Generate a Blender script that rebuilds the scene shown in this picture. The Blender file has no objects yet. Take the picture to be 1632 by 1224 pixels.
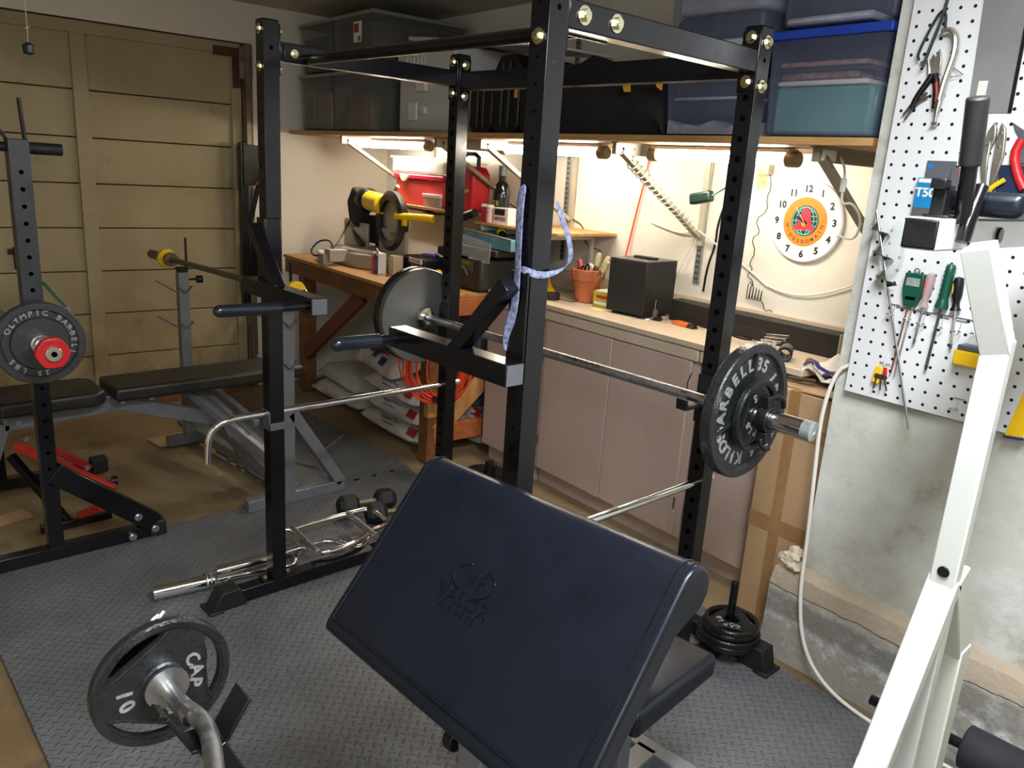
import bpy, bmesh, math, random
from math import sin, cos, pi, radians, atan2, sqrt
from mathutils import Vector, Matrix, Quaternion
random.seed(7)
SC = bpy.context.scene
COL = SC.collection

# ------------------------------------------------------------------ camera
CAM = bpy.data.cameras.new('camera'); cam = bpy.data.objects.new('camera', CAM); COL.objects.link(cam)
CAM.sensor_width = 36.0; CAM.lens = 36.0 * 1260.24 / 1632.0; CAM.clip_start = 0.02
_yaw, _pitch, _roll = radians(-46.94), radians(15.203), radians(3.722)
_f = Vector((sin(_yaw)*cos(_pitch), cos(_yaw)*cos(_pitch), -sin(_pitch)))
_r0 = Vector((cos(_yaw), -sin(_yaw), 0)); _u0 = _r0.cross(_f)
_r = cos(_roll)*_r0 + sin(_roll)*_u0; _u = -sin(_roll)*_r0 + cos(_roll)*_u0
cam.matrix_world = Matrix(((_r.x, _u.x, -_f.x, 0), (_r.y, _u.y, -_f.y, 0), (_r.z, _u.z, -_f.z, 1.5), (0, 0, 0, 1)))
SC.camera = cam
SC.view_settings.view_transform = 'Standard'; SC.view_settings.look = 'None'
SC.view_settings.gamma = 1.0; SC.view_settings.use_curve_mapping = False
SC.view_settings.exposure = 0.0

CEIL_POWER = 70; TUBE_STR = 72; BULB = 19
# ------------------------------------------------------------------ world and light
W = bpy.data.worlds.new('world'); SC.world = W; W.use_nodes = True
W.node_tree.nodes['Background'].inputs[0].default_value = (0.55, 0.6, 0.7, 1)
W.node_tree.nodes['Background'].inputs[1].default_value = 0.02
RA = radians(-4.0)                                  # the room is turned 4 degrees from the gym gear
def R(x, y, z=0.0):
    return Vector((x*cos(RA) - y*sin(RA), x*sin(RA) + y*cos(RA), z))
def area(name, loc, size, power, color, target=None, size_y=None):
    l = bpy.data.lights.new(name, 'AREA'); l.energy = power; l.color = color; l.size = size
    if size_y: l.shape = 'RECTANGLE'; l.size_y = size_y
    o = bpy.data.objects.new(name, l); COL.objects.link(o); o.location = loc
    if target is not None:
        o.rotation_euler = (Vector(target) - Vector(loc)).to_track_quat('-Z', 'Y').to_euler()
    else: o.rotation_euler = (0, 0, RA)
    return o
area('ceiling_light', R(-0.30, 0.85, 2.24), 0.25, CEIL_POWER, (0.93, 0.97, 1.0), None, 1.1)
area('added_fill_light', R(0.9, -0.9, 2.24), 0.25, CEIL_POWER*.5, (0.95, 0.97, 1.0), None, 1.1)  # unseen fill lamp, added in place of ambient light in the closed room
def bulb(name, loc, power, color, r):
    l = bpy.data.lights.new(name, 'POINT'); l.energy = power; l.color = color; l.shadow_soft_size = r
    o = bpy.data.objects.new(name, l); COL.objects.link(o); o.location = loc
bulb('fixture_glow', R(-0.30, 0.85, 2.16), BULB, (.95, .97, 1.0), .06)
bulb('added_fill_glow', R(0.9, -0.9, 2.16), BULB, (.95, .97, 1.0), .06)  # added point light beside the fill lamp, brightens the ceiling
TUBE_Y = 2.55
TUBES = [(-4.80, -4.10), (-3.30, -2.60), (-2.30, -1.78)]

# ------------------------------------------------------------------ mesh builder
class MB:
    def __init__(s): s.bm = bmesh.new(); s.marks = []
    def mi(s, i): s.marks.append((len(s.bm.faces), i)); return s
    def _tf(s, vs, M):
        if M is not None: bmesh.ops.transform(s.bm, matrix=M, verts=vs)
    def box(s, c, d, M=None, rz=0, rx=0, ry=0):
        m = Matrix.Translation(c) @ Matrix.Rotation(rz, 4, 'Z') @ Matrix.Rotation(ry, 4, 'Y') @ Matrix.Rotation(rx, 4, 'X') @ Matrix.Diagonal((d[0], d[1], d[2], 1))
        v = bmesh.ops.create_cube(s.bm, size=1, matrix=m)['verts']; s._tf(v, M); return s
    def b2(s, lo, hi, M=None):
        return s.box([(a+b)/2 for a, b in zip(lo, hi)], [abs(b-a) for a, b in zip(lo, hi)], M)
    def cyl(s, p0, p1, r, seg=20, r2=None, cap=True, M=None):
        p0 = Vector(p0); p1 = Vector(p1); d = p1-p0
        m = Matrix.Translation((p0+p1)/2) @ d.to_track_quat('Z', 'Y').to_matrix().to_4x4()
        v = bmesh.ops.create_cone(s.bm, cap_ends=cap, segments=seg, radius1=r, radius2=r if r2 is None else r2, depth=d.length, matrix=m)['verts']
        s._tf(v, M); return s
    def bar(s, p0, p1, w, h, up=(0, 0, 1), M=None):
        """rectangular tube from p0 to p1"""
        p0 = Vector(p0); p1 = Vector(p1); d = (p1-p0); z = d.normalized(); up = Vector(up)
        x = up.cross(z)
        if x.length < 1e-4: x = Vector((1, 0, 0)).cross(z)
        x.normalize(); y = z.cross(x)
        m = Matrix(((x.x, y.x, z.x, 0), (x.y, y.y, z.y, 0), (x.z, y.z, z.z, 0), (0, 0, 0, 1)))
        m = Matrix.Translation((p0+p1)/2) @ m @ Matrix.Diagonal((w, h, d.length, 1))
        v = bmesh.ops.create_cube(s.bm, size=1, matrix=m)['verts']; s._tf(v, M); return s
    def tube(s, pts, r, seg=8, closed=False, M=None, smooth=0, flat=None):
        pts = [Vector(p) for p in pts]
        for _ in range(smooth):                      # Chaikin corner cutting
            n = len(pts); q = []
            if not closed: q.append(pts[0])
            for i in range(n if closed else n-1):
                a, b = pts[i], pts[(i+1) % n]; q += [a*.75+b*.25, a*.25+b*.75]
            if not closed: q.append(pts[-1])
            pts = q
        n = len(pts); rings = []; prev = None; allv = []
        for i, p in enumerate(pts):
            if closed: t = pts[(i+1) % n]-pts[i-1]
            else: t = pts[min(i+1, n-1)]-pts[max(i-1, 0)]
            if t.length < 1e-9: t = Vector((0, 0, 1))
            t.normalize()
            if prev is None:
                a = Vector((0, 0, 1)) if abs(t.z) < .9 else Vector((1, 0, 0)); x = a.cross(t).normalized()
            else: x = (prev - t*prev.dot(t)).normalized()
            prev = x; y = t.cross(x); ring = []
            ra, rb = (r, r) if flat is None else flat
            for k in range(seg):
                an = 2*pi*k/seg; ring.append(s.bm.verts.new(p + x*cos(an)*ra + y*sin(an)*rb))
            rings.append(ring); allv += ring
        m = n if closed else n-1
        for i in range(m):
            a, b = rings[i], rings[(i+1) % n]
            for k in range(seg): s.bm.faces.new((a[k], a[(k+1) % seg], b[(k+1) % seg], b[k]))
        if not closed:
            s.bm.faces.new(list(reversed(rings[0]))); s.bm.faces.new(rings[-1])
        s._tf(allv, M); return s
    def lathe(s, prof, seg=32, M=None, closed=False):
        """profile [(r,z)] about local Z; closed=True joins last to first (ring with a hole)"""
        rings = []; allv = []
        for (r, z) in prof:
            if r < 1e-6: v = s.bm.verts.new((0, 0, z)); rings.append([v]*seg); allv.append(v)
            else:
                g = [s.bm.verts.new((r*cos(2*pi*k/seg), r*sin(2*pi*k/seg), z)) for k in range(seg)]; rings.append(g); allv += g
        n = len(prof)
        for i in range(n if closed else n-1):
            a, b = rings[i], rings[(i+1) % n]
            for k in range(seg):
                q = [a[k], a[(k+1) % seg], b[(k+1) % seg], b[k]]; u = []
                for v in q:
                    if v not in u: u.append(v)
                if len(u) > 2:
                    try: s.bm.faces.new(u)
                    except ValueError: pass
        s._tf(allv, M); return s
    def prism(s, poly, h, M=None, z0=0.0):
        a = [s.bm.verts.new((x, y, z0)) for x, y in poly]; b = [s.bm.verts.new((x, y, z0+h)) for x, y in poly]
        n = len(poly)
        s.bm.faces.new(list(reversed(a))); s.bm.faces.new(b)
        for i in range(n): s.bm.faces.new((a[i], a[(i+1) % n], b[(i+1) % n], b[i]))
        s._tf(a+b, M); return s
    def sph(s, c, r, M=None, seg=16, sc=(1, 1, 1)):
        m = Matrix.Translation(c) @ Matrix.Diagonal((sc[0], sc[1], sc[2], 1))
        v = bmesh.ops.create_uvsphere(s.bm, u_segments=seg, v_segments=max(6, seg//2), radius=r, matrix=m)['verts']; s._tf(v, M); return s
    def mesh(s, me, M=None):
        n = len(s.bm.verts); s.bm.from_mesh(me); s.bm.verts.ensure_lookup_table()
        s._tf([s.bm.verts[i] for i in range(n, len(s.bm.verts))], M); return s
    def text(s, t, size, M, ext=0.0006, bold=0.0, align='CENTER', sx=1.0):
        c = bpy.data.curves.new('t', 'FONT'); c.body = t; c.size = size; c.extrude = ext; c.align_x = align; c.align_y = 'CENTER'; c.offset = bold; c.resolution_u = 3
        o = bpy.data.objects.new('t', c); COL.objects.link(o)
        me = o.to_mesh(); s.mesh(me, M @ Matrix.Diagonal((sx, 1, 1, 1))); o.to_mesh_clear()
        bpy.data.objects.remove(o); bpy.data.curves.remove(c); return s
    def shape(s, splines, ext, bev=0.0, M=None):
        """filled 2D outline with holes, extruded both ways by ext"""
        c = bpy.data.curves.new('t', 'CURVE'); c.dimensions = '2D'; c.fill_mode = 'BOTH'; c.extrude = ext; c.bevel_depth = bev; c.bevel_resolution = 1
        for sp in splines:
            q = c.splines.new('POLY'); q.points.add(len(sp)-1)
            for i, (x, y) in enumerate(sp): q.points[i].co = (x, y, 0, 1)
            q.use_cyclic_u = True
        o = bpy.data.objects.new('t', c); COL.objects.link(o)
        me = o.to_mesh(); s.mesh(me, M); o.to_mesh_clear()
        bpy.data.objects.remove(o); bpy.data.curves.remove(c); return s
def circ(r, n=32, cx=0, cy=0, a0=0, a1=2*pi):
    return [(cx+r*cos(a0+(a1-a0)*i/n), cy+r*sin(a0+(a1-a0)*i/n)) for i in range(n)]
def mk(name, mb, m, parent=None, bev=0.0, seg=2, ang=35, sub=0, smooth=True, label=None):
    me = bpy.data.meshes.new(name); bmesh.ops.recalc_face_normals(mb.bm, faces=mb.bm.faces); mb.bm.to_mesh(me); mb.bm.free()
    mk_idx = [0]*len(me.polygons)
    for st, i in mb.marks:
        for k in range(st, len(mk_idx)): mk_idx[k] = i
    if smooth:
        for p in me.polygons: p.use_smooth = True
        me.set_sharp_from_angle(angle=radians(ang))
    for x in (m if isinstance(m, (list, tuple)) else [m]): me.materials.append(x)
    if mb.marks: me.polygons.foreach_set('material_index', mk_idx)
    o = bpy.data.objects.new(name, me); COL.objects.link(o)
    if parent is not None: o.parent = parent
    if bev:
        b = o.modifiers.new('bevel', 'BEVEL'); b.width = bev; b.segments = seg; b.limit_method = 'ANGLE'; b.angle_limit = radians(40); b.harden_normals = False
    if sub:
        u = o.modifiers.new('sub', 'SUBSURF'); u.levels = sub; u.render_levels = sub
    if label: o['label'] = label
    return o
def tag(o, label, cat, group=None):
    o['label'] = label; o['category'] = cat
    if group: o['group'] = group
    return o
def thing(name, label, cat, loc=(0, 0, 0), rz=0.0, group=None, rot=None):
    o = bpy.data.objects.new(name, None); COL.objects.link(o); o.empty_display_size = .05
    o.location = loc; o.rotation_euler = rot if rot else (0, 0, rz)
    return tag(o, label, cat, group)
def rthing(name, label, cat, x, y, z=0, rz=0.0, group=None):          # placed in room coordinates
    return thing(name, label, cat, R(x, y, z), RA+rz, group)
def solo(name, mb, m, label, cat, loc=(0, 0, 0), rz=0.0, group=None, **k):
    o = mk(name, mb, m, **k); o.location = loc; o.rotation_euler = (0, 0, rz); return tag(o, label, cat, group)
def rsolo(name, mb, m, label, cat, x=0, y=0, z=0, rz=0.0, group=None, **k):
    return solo(name, mb, m, label, cat, R(x, y, z), RA+rz, group, **k)
def struct(name, mb, m, room=True, **k):
    o = mk(name, mb, m, **k); o['kind'] = 'structure'
    if room: o.rotation_euler = (0, 0, RA)
    return o
def dup(o, parent=None):
    c = o.copy(); COL.objects.link(c)
    if parent is not None: c.parent = parent
    for ch in list(o.children): dup(ch, c)
    return c
def dupt(o, loc, rz=None, label=None, rot=None):
    c = dup(o); c.location = loc
    if rz is not None: c.rotation_euler = (0, 0, rz)
    if rot is not None: c.rotation_euler = rot
    if label: c['label'] = label
    return c
def wrld(t):   # shift for authoring a part in world coordinates under thing t with no rotation
    return Matrix.Translation(-Vector(t.location))
def frame(o, x, y, z=None):
    """matrix with origin o and axes x, y"""
    x = Vector(x).normalized(); y = Vector(y); z = x.cross(y).normalized(); y = z.cross(x)
    return Matrix(((x.x, y.x, z.x, o[0]), (x.y, y.y, z.y, o[1]), (x.z, y.z, z.z, o[2]), (0, 0, 0, 1)))

# ------------------------------------------------------------------ materials
def srgb(r, g, b):
    f = lambda c: ((c/255)/12.92 if c/255 <= .04045 else (((c/255)+.055)/1.055)**2.4)
    return (f(r), f(g), f(b), 1)
def mat(name, col, rough=.5, metal=0.0, var=0.15, vs=6.0, bump=0.0, bs=60.0, rvar=0.08, coat=0.0, alpha=1.0, emit=None, es=1.0, col2=None, spec=.5, dist=0.002, trans=0.0, aniso=None):
    m = bpy.data.materials.new(name); m.use_nodes = True; nt = m.node_tree; N = nt.nodes; L = nt.links
    p = N['Principled BSDF']; p.inputs['Metallic'].default_value = metal; p.inputs['Specular IOR Level'].default_value = spec
    p.inputs['Coat Weight'].default_value = coat; p.inputs['Alpha'].default_value = alpha; p.inputs['Transmission Weight'].default_value = trans
    tc = N.new('ShaderNodeTexCoord'); nz = N.new('ShaderNodeTexNoise'); nz.inputs['Scale'].default_value = vs; nz.inputs['Detail'].default_value = 6; nz.inputs['Roughness'].default_value = .65
    mp = N.new('ShaderNodeMapping'); L.new(tc.outputs['Object'], mp.inputs[0]); L.new(mp.outputs[0], nz.inputs['Vector'])
    if aniso: mp.inputs['Scale'].default_value = aniso
    cr = N.new('ShaderNodeMix'); cr.data_type = 'RGBA'
    c = tuple(col)[:3]; c2 = tuple(col2)[:3] if col2 else tuple(max(0, x*(1-var*2)) for x in c)
    cr.inputs[6].default_value = (*c2, 1); cr.inputs[7].default_value = (*(c if col2 else tuple(min(1, x*(1+var)) for x in c)), 1)
    mr = N.new('ShaderNodeMapRange'); mr.inputs[1].default_value = .3; mr.inputs[2].default_value = .7
    L.new(nz.outputs[0], mr.inputs[0]); L.new(mr.outputs[0], cr.inputs[0]); L.new(cr.outputs[2], p.inputs['Base Color'])
    rr = N.new('ShaderNodeMapRange'); rr.inputs[1].default_value = .3; rr.inputs[2].default_value = .7; rr.inputs[3].default_value = max(0.02, rough-rvar); rr.inputs[4].default_value = min(1, rough+rvar)
    L.new(nz.outputs[0], rr.inputs[0]); L.new(rr.outputs[0], p.inputs['Roughness'])
    if bump:
        n2 = N.new('ShaderNodeTexNoise'); n2.inputs['Scale'].default_value = bs; n2.inputs['Detail'].default_value = 3; L.new(mp.outputs[0], n2.inputs['Vector'])
        b = N.new('ShaderNodeBump'); b.inputs['Strength'].default_value = bump; b.inputs['Distance'].default_value = dist; L.new(n2.outputs[0], b.inputs['Height']); L.new(b.outputs[0], p.inputs['Normal'])
    if emit:
        p.inputs['Emission Color'].default_value = (*emit, 1); p.inputs['Emission Strength'].default_value = es
    return m
def nodes(m): return m.node_tree.nodes, m.node_tree.links, m.node_tree.nodes['Principled BSDF']
def mth(N, L, op, a, b=None, c=None):
    n = N.new('ShaderNodeMath'); n.operation = op
    for i, v in enumerate((a, b, c)):
        if v is None: continue
        if isinstance(v, (int, float)): n.inputs[i].default_value = v
        else: L.new(v, n.inputs[i])
    return n.outputs[0]

BLK = mat('black powder coat', srgb(13, 13, 17), .20, 0, .12, 30, .05, 220, rvar=.05, spec=.42)
BLKP = mat('black plastic', srgb(17, 17, 19), .42, 0, .1, 20, spec=.35)
RUB = mat('black rubber', srgb(18, 18, 20), .6, 0, .1, 30)
HOLE = mat('hole shadow', srgb(5, 5, 6), .95, 0, .05, spec=0.0)
LEA = mat('navy black vinyl', srgb(18, 22, 31), .30, 0, .10, 9, .2, 260, rvar=.03, spec=.32, dist=.0006)
LEA2 = mat('brown black vinyl', srgb(34, 30, 27), .45, 0, .1, 9, .3, 260, dist=.0006)
CHR = mat('chrome', (.82, .82, .82), .12, 1, .03, 20, rvar=.04)
STL = mat('brushed steel', (.55, .56, .57), .3, 1, .08, 30, .1, 300, aniso=(1, 1, 1))
KNU = mat('knurled steel', (.42, .43, .44), .38, 1, .1, 60, .7, 900, dist=.001)
OLDS = mat('tarnished bar steel', srgb(120, 110, 92), .42, .8, .15, 15)
ZNC = mat('yellow zinc bolt', (.75, .72, .48), .22, 1, .1, 60)
SIL = mat('silver grey paint', srgb(118, 121, 126), .38, .3, .06, 20, .05, 200)
SIL2 = mat('grey painted plate', srgb(96, 98, 104), .4, .3, .05, 20)
CAST = mat('hammertone cast iron', srgb(50, 52, 54), .28, .5, .15, 60, .6, 200, dist=.0018)
CAST2 = mat('dark cast iron', srgb(38, 40, 42), .28, .5, .15, 60, .5, 230, dist=.0016)
LET = mat('bare raised lettering', srgb(175, 178, 180), .4, .5, .2, 90)
WHT = mat('white machine enamel', srgb(192, 196, 192), .32, 0, .03, 5, coat=.2)
CREAM = mat('cream enamel', srgb(196, 200, 190), .4, 0, .04, 5)
RED = mat('red plastic', srgb(200, 30, 38), .4, 0, .08, 8)
REDM = mat('red painted metal', srgb(160, 22, 24), .45, 0, .1, 8)
YEL = mat('yellow plastic', srgb(240, 195, 20), .4, 0, .06, 8)
LIME = mat('lime plastic', srgb(190, 205, 20), .4, 0, .06, 8)
GRN = mat('dark green plastic', srgb(14, 78, 60), .35, 0, .1, 12)
ORG = mat('orange cord rubber', srgb(235, 72, 28), .4, 0, .08, 20)
WOODT = mat('worn plywood top', srgb(196, 146, 88), .55, 0, .2, 7, .15, 80, col2=srgb(150, 102, 56), aniso=(1, 6, 6))
WOOD = mat('stained timber', srgb(140, 92, 52), .6, 0, .2, 5, .2, 90, col2=srgb(96, 58, 30), aniso=(1.2, 5, 5))
WOODL = mat('pale timber', srgb(200, 150, 90), .6, 0, .2, 5, .2, 90, col2=srgb(165, 112, 60), aniso=(5, 5, 1.2))
WOODO = mat('orange timber', srgb(186, 108, 58), .6, 0, .2, 5, .2, 90, col2=srgb(150, 82, 40), aniso=(1.2, 5, 5))
PLY = mat('plywood shelf', srgb(200, 160, 105), .6, 0, .12, 5, .1, 90, col2=srgb(172, 128, 76), aniso=(1, 6, 6))
SHELF = mat('shelf board', srgb(150, 105, 62), .6, 0, .15, 5, .1, 90, aniso=(1, 6, 6))
CAB = mat('pinkish beige cabinet paint', srgb(190, 170, 158), .45, 0, .05, 3, .1, 60, col2=srgb(178, 157, 144))
CTOP = mat('counter laminate', srgb(205, 188, 165), .45, 0, .06, 4)
CRDB = mat('cardboard', srgb(184, 152, 116), .75, 0, .08, 4, .1, 60, col2=srgb(168, 134, 98))
TAPE = mat('brown packing tape', srgb(158, 120, 80), .25, 0, .08, 12, coat=.3)
BRK = mat('grey beige bracket', srgb(176, 170, 152), .45, .1, .06, 10)
BRK2 = mat('dull olive bracket', srgb(134, 128, 108), .45, .1, .06, 10)
ALU = mat('slotted aluminium', srgb(170, 172, 172), .35, .7, .06, 20)
TERR = mat('terracotta', srgb(190, 108, 68), .8, 0, .12, 12, .1, 120)
PAPER = mat('white paper', srgb(225, 222, 214), .7, 0, .04, 10)
WPL = mat('white plastic', srgb(222, 220, 212), .45, 0, .03, 8)
BAGM = mat('white poly bag', srgb(205, 203, 200), .38, 0, .06, 9, .8, 16, dist=.012)
INKB = mat('navy print', srgb(38, 42, 110), .5, 0, .1)
INKR = mat('red print', srgb(165, 40, 40), .5, 0, .1)
INKK = mat('black print', srgb(20, 20, 22), .5, 0, .05)
def tub(name, c, a): return mat(name, c, .22, 0, .1, 4, .15, 12, alpha=a, coat=.2, dist=.004)
TUBG = tub('grey translucent tub', srgb(150, 152, 148), .24)
TUBC = tub('clear tub', srgb(120, 128, 152), .20)
TUBL = mat('tub lid grey', srgb(140, 144, 142), .4, 0, .05, 5, alpha=.9)
CLR = mat('clear plastic', srgb(225, 228, 228), .12, 0, .04, 6, alpha=.35)
GLS = mat('clear lens', srgb(235, 240, 240), .06, 0, .02, 6, alpha=.22)
DKCL = mat('dark clothes', srgb(34, 38, 56), .85, 0, .3, 9, .5, 20, dist=.02)
BLKF = mat('black nylon fabric', srgb(20, 21, 25), .8, 0, .2, 12, .5, 18, dist=.01)
WHCL = mat('pale cloth', srgb(178, 180, 190), .85, 0, .1, 9, .5, 20, dist=.02)
TEAL = mat('teal folder', srgb(88, 142, 140), .6, 0, .08, 6)
BLUEL = mat('blue lid', srgb(28, 62, 160), .4, 0, .08, 6)
# ---- room surface materials
def mix(N, L, f, a, b):
    n = N.new('ShaderNodeMix'); n.data_type = 'RGBA'
    for i, v in ((0, f), (6, a), (7, b)):
        if hasattr(v, 'links') or hasattr(v, 'is_linked'): L.new(v, n.inputs[i])
        else: n.inputs[i].default_value = v
    return n.outputs[2]
def noise(N, L, vec, s, d=6, r=.6):
    n = N.new('ShaderNodeTexNoise'); n.inputs['Scale'].default_value = s; n.inputs['Detail'].default_value = d; n.inputs['Roughness'].default_value = r
    L.new(vec, n.inputs['Vector']); return n.outputs[0]
def rng(N, L, v, a, b, c=0, d=1):
    n = N.new('ShaderNodeMapRange'); n.inputs[1].default_value = a; n.inputs[2].default_value = b; n.inputs[3].default_value = c; n.inputs[4].default_value = d
    L.new(v, n.inputs[0]); return n.outputs[0]
def surf(name, c1, c2, c3, rough, s1=1.2, s2=5, bump=.3, bs=25, t3=(.62, .72)):
    m = bpy.data.materials.new(name); m.use_nodes = True; N, L, p = nodes(m)
    tc = N.new('ShaderNodeTexCoord').outputs['Object']
    a = rng(N, L, noise(N, L, tc, s1), .35, .65); b = rng(N, L, noise(N, L, tc, s2, 8, .7), *t3)
    c = mix(N, L, b, mix(N, L, a, c1, c2), c3); L.new(c, p.inputs['Base Color']); p.inputs['Roughness'].default_value = rough
    bp = N.new('ShaderNodeBump'); bp.inputs['Strength'].default_value = bump; bp.inputs['Distance'].default_value = .006
    L.new(noise(N, L, tc, bs, 6), bp.inputs['Height']); L.new(bp.outputs[0], p.inputs['Normal'])
    return m
CONC = surf('stained concrete floor', srgb(150, 132, 102), srgb(112, 92, 64), srgb(84, 66, 44), .6, 1.1, 3.2, .2, 30, (.55, .75))
PLAS = surf('painted plaster', srgb(226, 222, 210), srgb(216, 210, 196), srgb(196, 186, 166), .7, 1.4, 6, .35, 14, (.66, .8))
PLASR = surf('painted concrete wall', srgb(214, 216, 212), srgb(190, 190, 180), srgb(156, 153, 138), .6, 3.2, 6, .6, 22, (.56, .74))
LEDG = surf('raw concrete footing', srgb(172, 168, 160), srgb(140, 136, 128), srgb(206, 206, 206), .85, 3.5, 14, .9, 40, (.52, .66))
CEIL = surf('grey ceiling board', srgb(196, 190, 178), srgb(180, 172, 160), srgb(160, 152, 140), .8, 1.2, 5, .2, 12)
DOORM = surf('old cream door paint', srgb(164, 150, 116), srgb(150, 134, 98), srgb(126, 106, 72), .55, 1.6, 6, .25, 20, (.62, .76))
# grime at the foot of the old door: stains with their own shape
def grime(m, z0, z1, col, amt):
    N, L, p = nodes(m); tc = N.new('ShaderNodeTexCoord').outputs['Object']; sp = N.new('ShaderNodeSeparateXYZ'); L.new(tc, sp.inputs[0])
    g = rng(N, L, sp.outputs[2], z0, z1, 1, 0); nz = rng(N, L, noise(N, L, tc, 4.5, 8, .7), .42, .68)
    f = mth(N, L, 'MULTIPLY', mth(N, L, 'MULTIPLY', g, nz), amt)
    src = p.inputs['Base Color'].links[0].from_socket; L.new(mix(N, L, f, src, col), p.inputs['Base Color'])
grime(DOORM, .15, .85, srgb(104, 74, 34), .75)
grime(PLASR, .2, .66, srgb(146, 132, 108), .95)
def footing_layers(m):
    N, L, p = nodes(m); tc = N.new('ShaderNodeTexCoord').outputs['Object']; sp = N.new('ShaderNodeSeparateXYZ'); L.new(tc, sp.inputs[0])
    wob = mth(N, L, 'MULTIPLY', mth(N, L, 'SUBTRACT', noise(N, L, tc, 6, 5, .6), .5), .09)
    z = mth(N, L, 'ADD', sp.outputs[2], wob)
    src = p.inputs['Base Color'].links[0].from_socket
    a = mix(N, L, mth(N, L, 'MULTIPLY', rng(N, L, z, .215, .24), .75), src, srgb(178, 160, 136))
    b = mix(N, L, mth(N, L, 'MULTIPLY', mth(N, L, 'MULTIPLY', rng(N, L, z, .13, .15), rng(N, L, z, .22, .205)), .6), a, srgb(104, 100, 94))
    w2 = mth(N, L, 'MULTIPLY', mth(N, L, 'SUBTRACT', noise(N, L, tc, 9, 3, .6), .5), .03)
    zc = mth(N, L, 'ABSOLUTE', mth(N, L, 'SUBTRACT', mth(N, L, 'ADD', sp.outputs[2], w2), .232))
    c = mix(N, L, mth(N, L, 'LESS_THAN', zc, .0014), b, srgb(46, 40, 34))
    L.new(c, p.inputs['Base Color'])
footing_layers(LEDG)

def mat_tile():
    m = bpy.data.materials.new('diamond pattern foam'); m.use_nodes = True; N, L, p = nodes(m)
    geo = N.new('ShaderNodeNewGeometry').outputs['Position']; sp = N.new('ShaderNodeSeparateXYZ'); L.new(geo, sp.inputs[0])
    # coordinates turned 45 degrees, cells of 20 mm
    s = 1/0.025
    u = mth(N, L, 'MULTIPLY', mth(N, L, 'ADD', sp.outputs[0], sp.outputs[1]), s*.7071)
    v = mth(N, L, 'MULTIPLY', mth(N, L, 'SUBTRACT', sp.outputs[0], sp.outputs[1]), s*.7071)
    fu = mth(N, L, 'SUBTRACT', mth(N, L, 'FRACT', u), .5); fv = mth(N, L, 'SUBTRACT', mth(N, L, 'FRACT', v), .5)
    par = mth(N, L, 'FRACT', mth(N, L, 'MULTIPLY', mth(N, L, 'ADD', mth(N, L, 'FLOOR', u), mth(N, L, 'FLOOR', v)), .5))
    par = mth(N, L, 'GREATER_THAN', mth(N, L, 'ABSOLUTE', par), .25)
    def el(a, b):
        return mth(N, L, 'ADD', mth(N, L, 'POWER', mth(N, L, 'MULTIPLY', a, 1.95), 2), mth(N, L, 'POWER', mth(N, L, 'MULTIPLY', b, 6.5), 2))
    e1, e2 = el(fu, fv), el(fv, fu)
    d = mth(N, L, 'ADD', mth(N, L, 'MULTIPLY', e1, par), mth(N, L, 'MULTIPLY', e2, mth(N, L, 'SUBTRACT', 1, par)))
    h = rng(N, L, d, .35, 1.15, 1, 0)
    bp = N.new('ShaderNodeBump'); bp.inputs['Strength'].default_value = 1; bp.inputs['Distance'].default_value = .0032
    L.new(h, bp.inputs['Height']); L.new(bp.outputs[0], p.inputs['Normal'])
    nz = rng(N, L, noise(N, L, geo, 2.5), .35, .65)
    L.new(mix(N, L, nz, srgb(84, 86, 89), srgb(104, 106, 109)), p.inputs['Base Color']); p.inputs['Roughness'].default_value = .48
    p.inputs['Specular IOR Level'].default_value = .4
    return m
FOAM = mat_tile()
def peg_mat():
    m = bpy.data.materials.new('white pegboard'); m.use_nodes = True; N, L, p = nodes(m)
    tc = N.new('ShaderNodeTexCoord').outputs['Object']; sp = N.new('ShaderNodeSeparateXYZ'); L.new(tc, sp.inputs[0])
    fx = mth(N, L, 'SUBTRACT', mth(N, L, 'FRACT', mth(N, L, 'DIVIDE', sp.outputs[0], .0352)), .5)
    fz = mth(N, L, 'SUBTRACT', mth(N, L, 'FRACT', mth(N, L, 'DIVIDE', sp.outputs[2], .0352)), .5)
    r = mth(N, L, 'SQRT', mth(N, L, 'ADD', mth(N, L, 'POWER', fx, 2), mth(N, L, 'POWER', fz, 2)))
    f = mth(N, L, 'LESS_THAN', r, .125)
    L.new(mix(N, L, f, srgb(222, 224, 226), srgb(22, 22, 24)), p.inputs['Base Color']); p.inputs['Roughness'].default_value = .4
    return m
PEGM = peg_mat()

# ------------------------------------------------------------------ room shell  (room coordinates)
XG, YB, ZC = -5.05, 2.85, 2.35        # garage door wall, back wall, ceiling
YP, XP = 2.25, -1.205                 # right-hand concrete wall: face and left corner
XR, YF = 1.9, -2.2
struct('floor', MB().b2((XG-.1, YF-.1, -.11), (XR+.1, YB+.1, -.012)), CONC)
struct('ceiling', MB().b2((XG-.1, YF-.1, ZC), (XR+.1, YB+.1, ZC+.1)), CEIL)
struct('wall_back', MB().b2((XG-.1, YB, -.02), (XR+.1, YB+.12, ZC)), PLAS)
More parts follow.
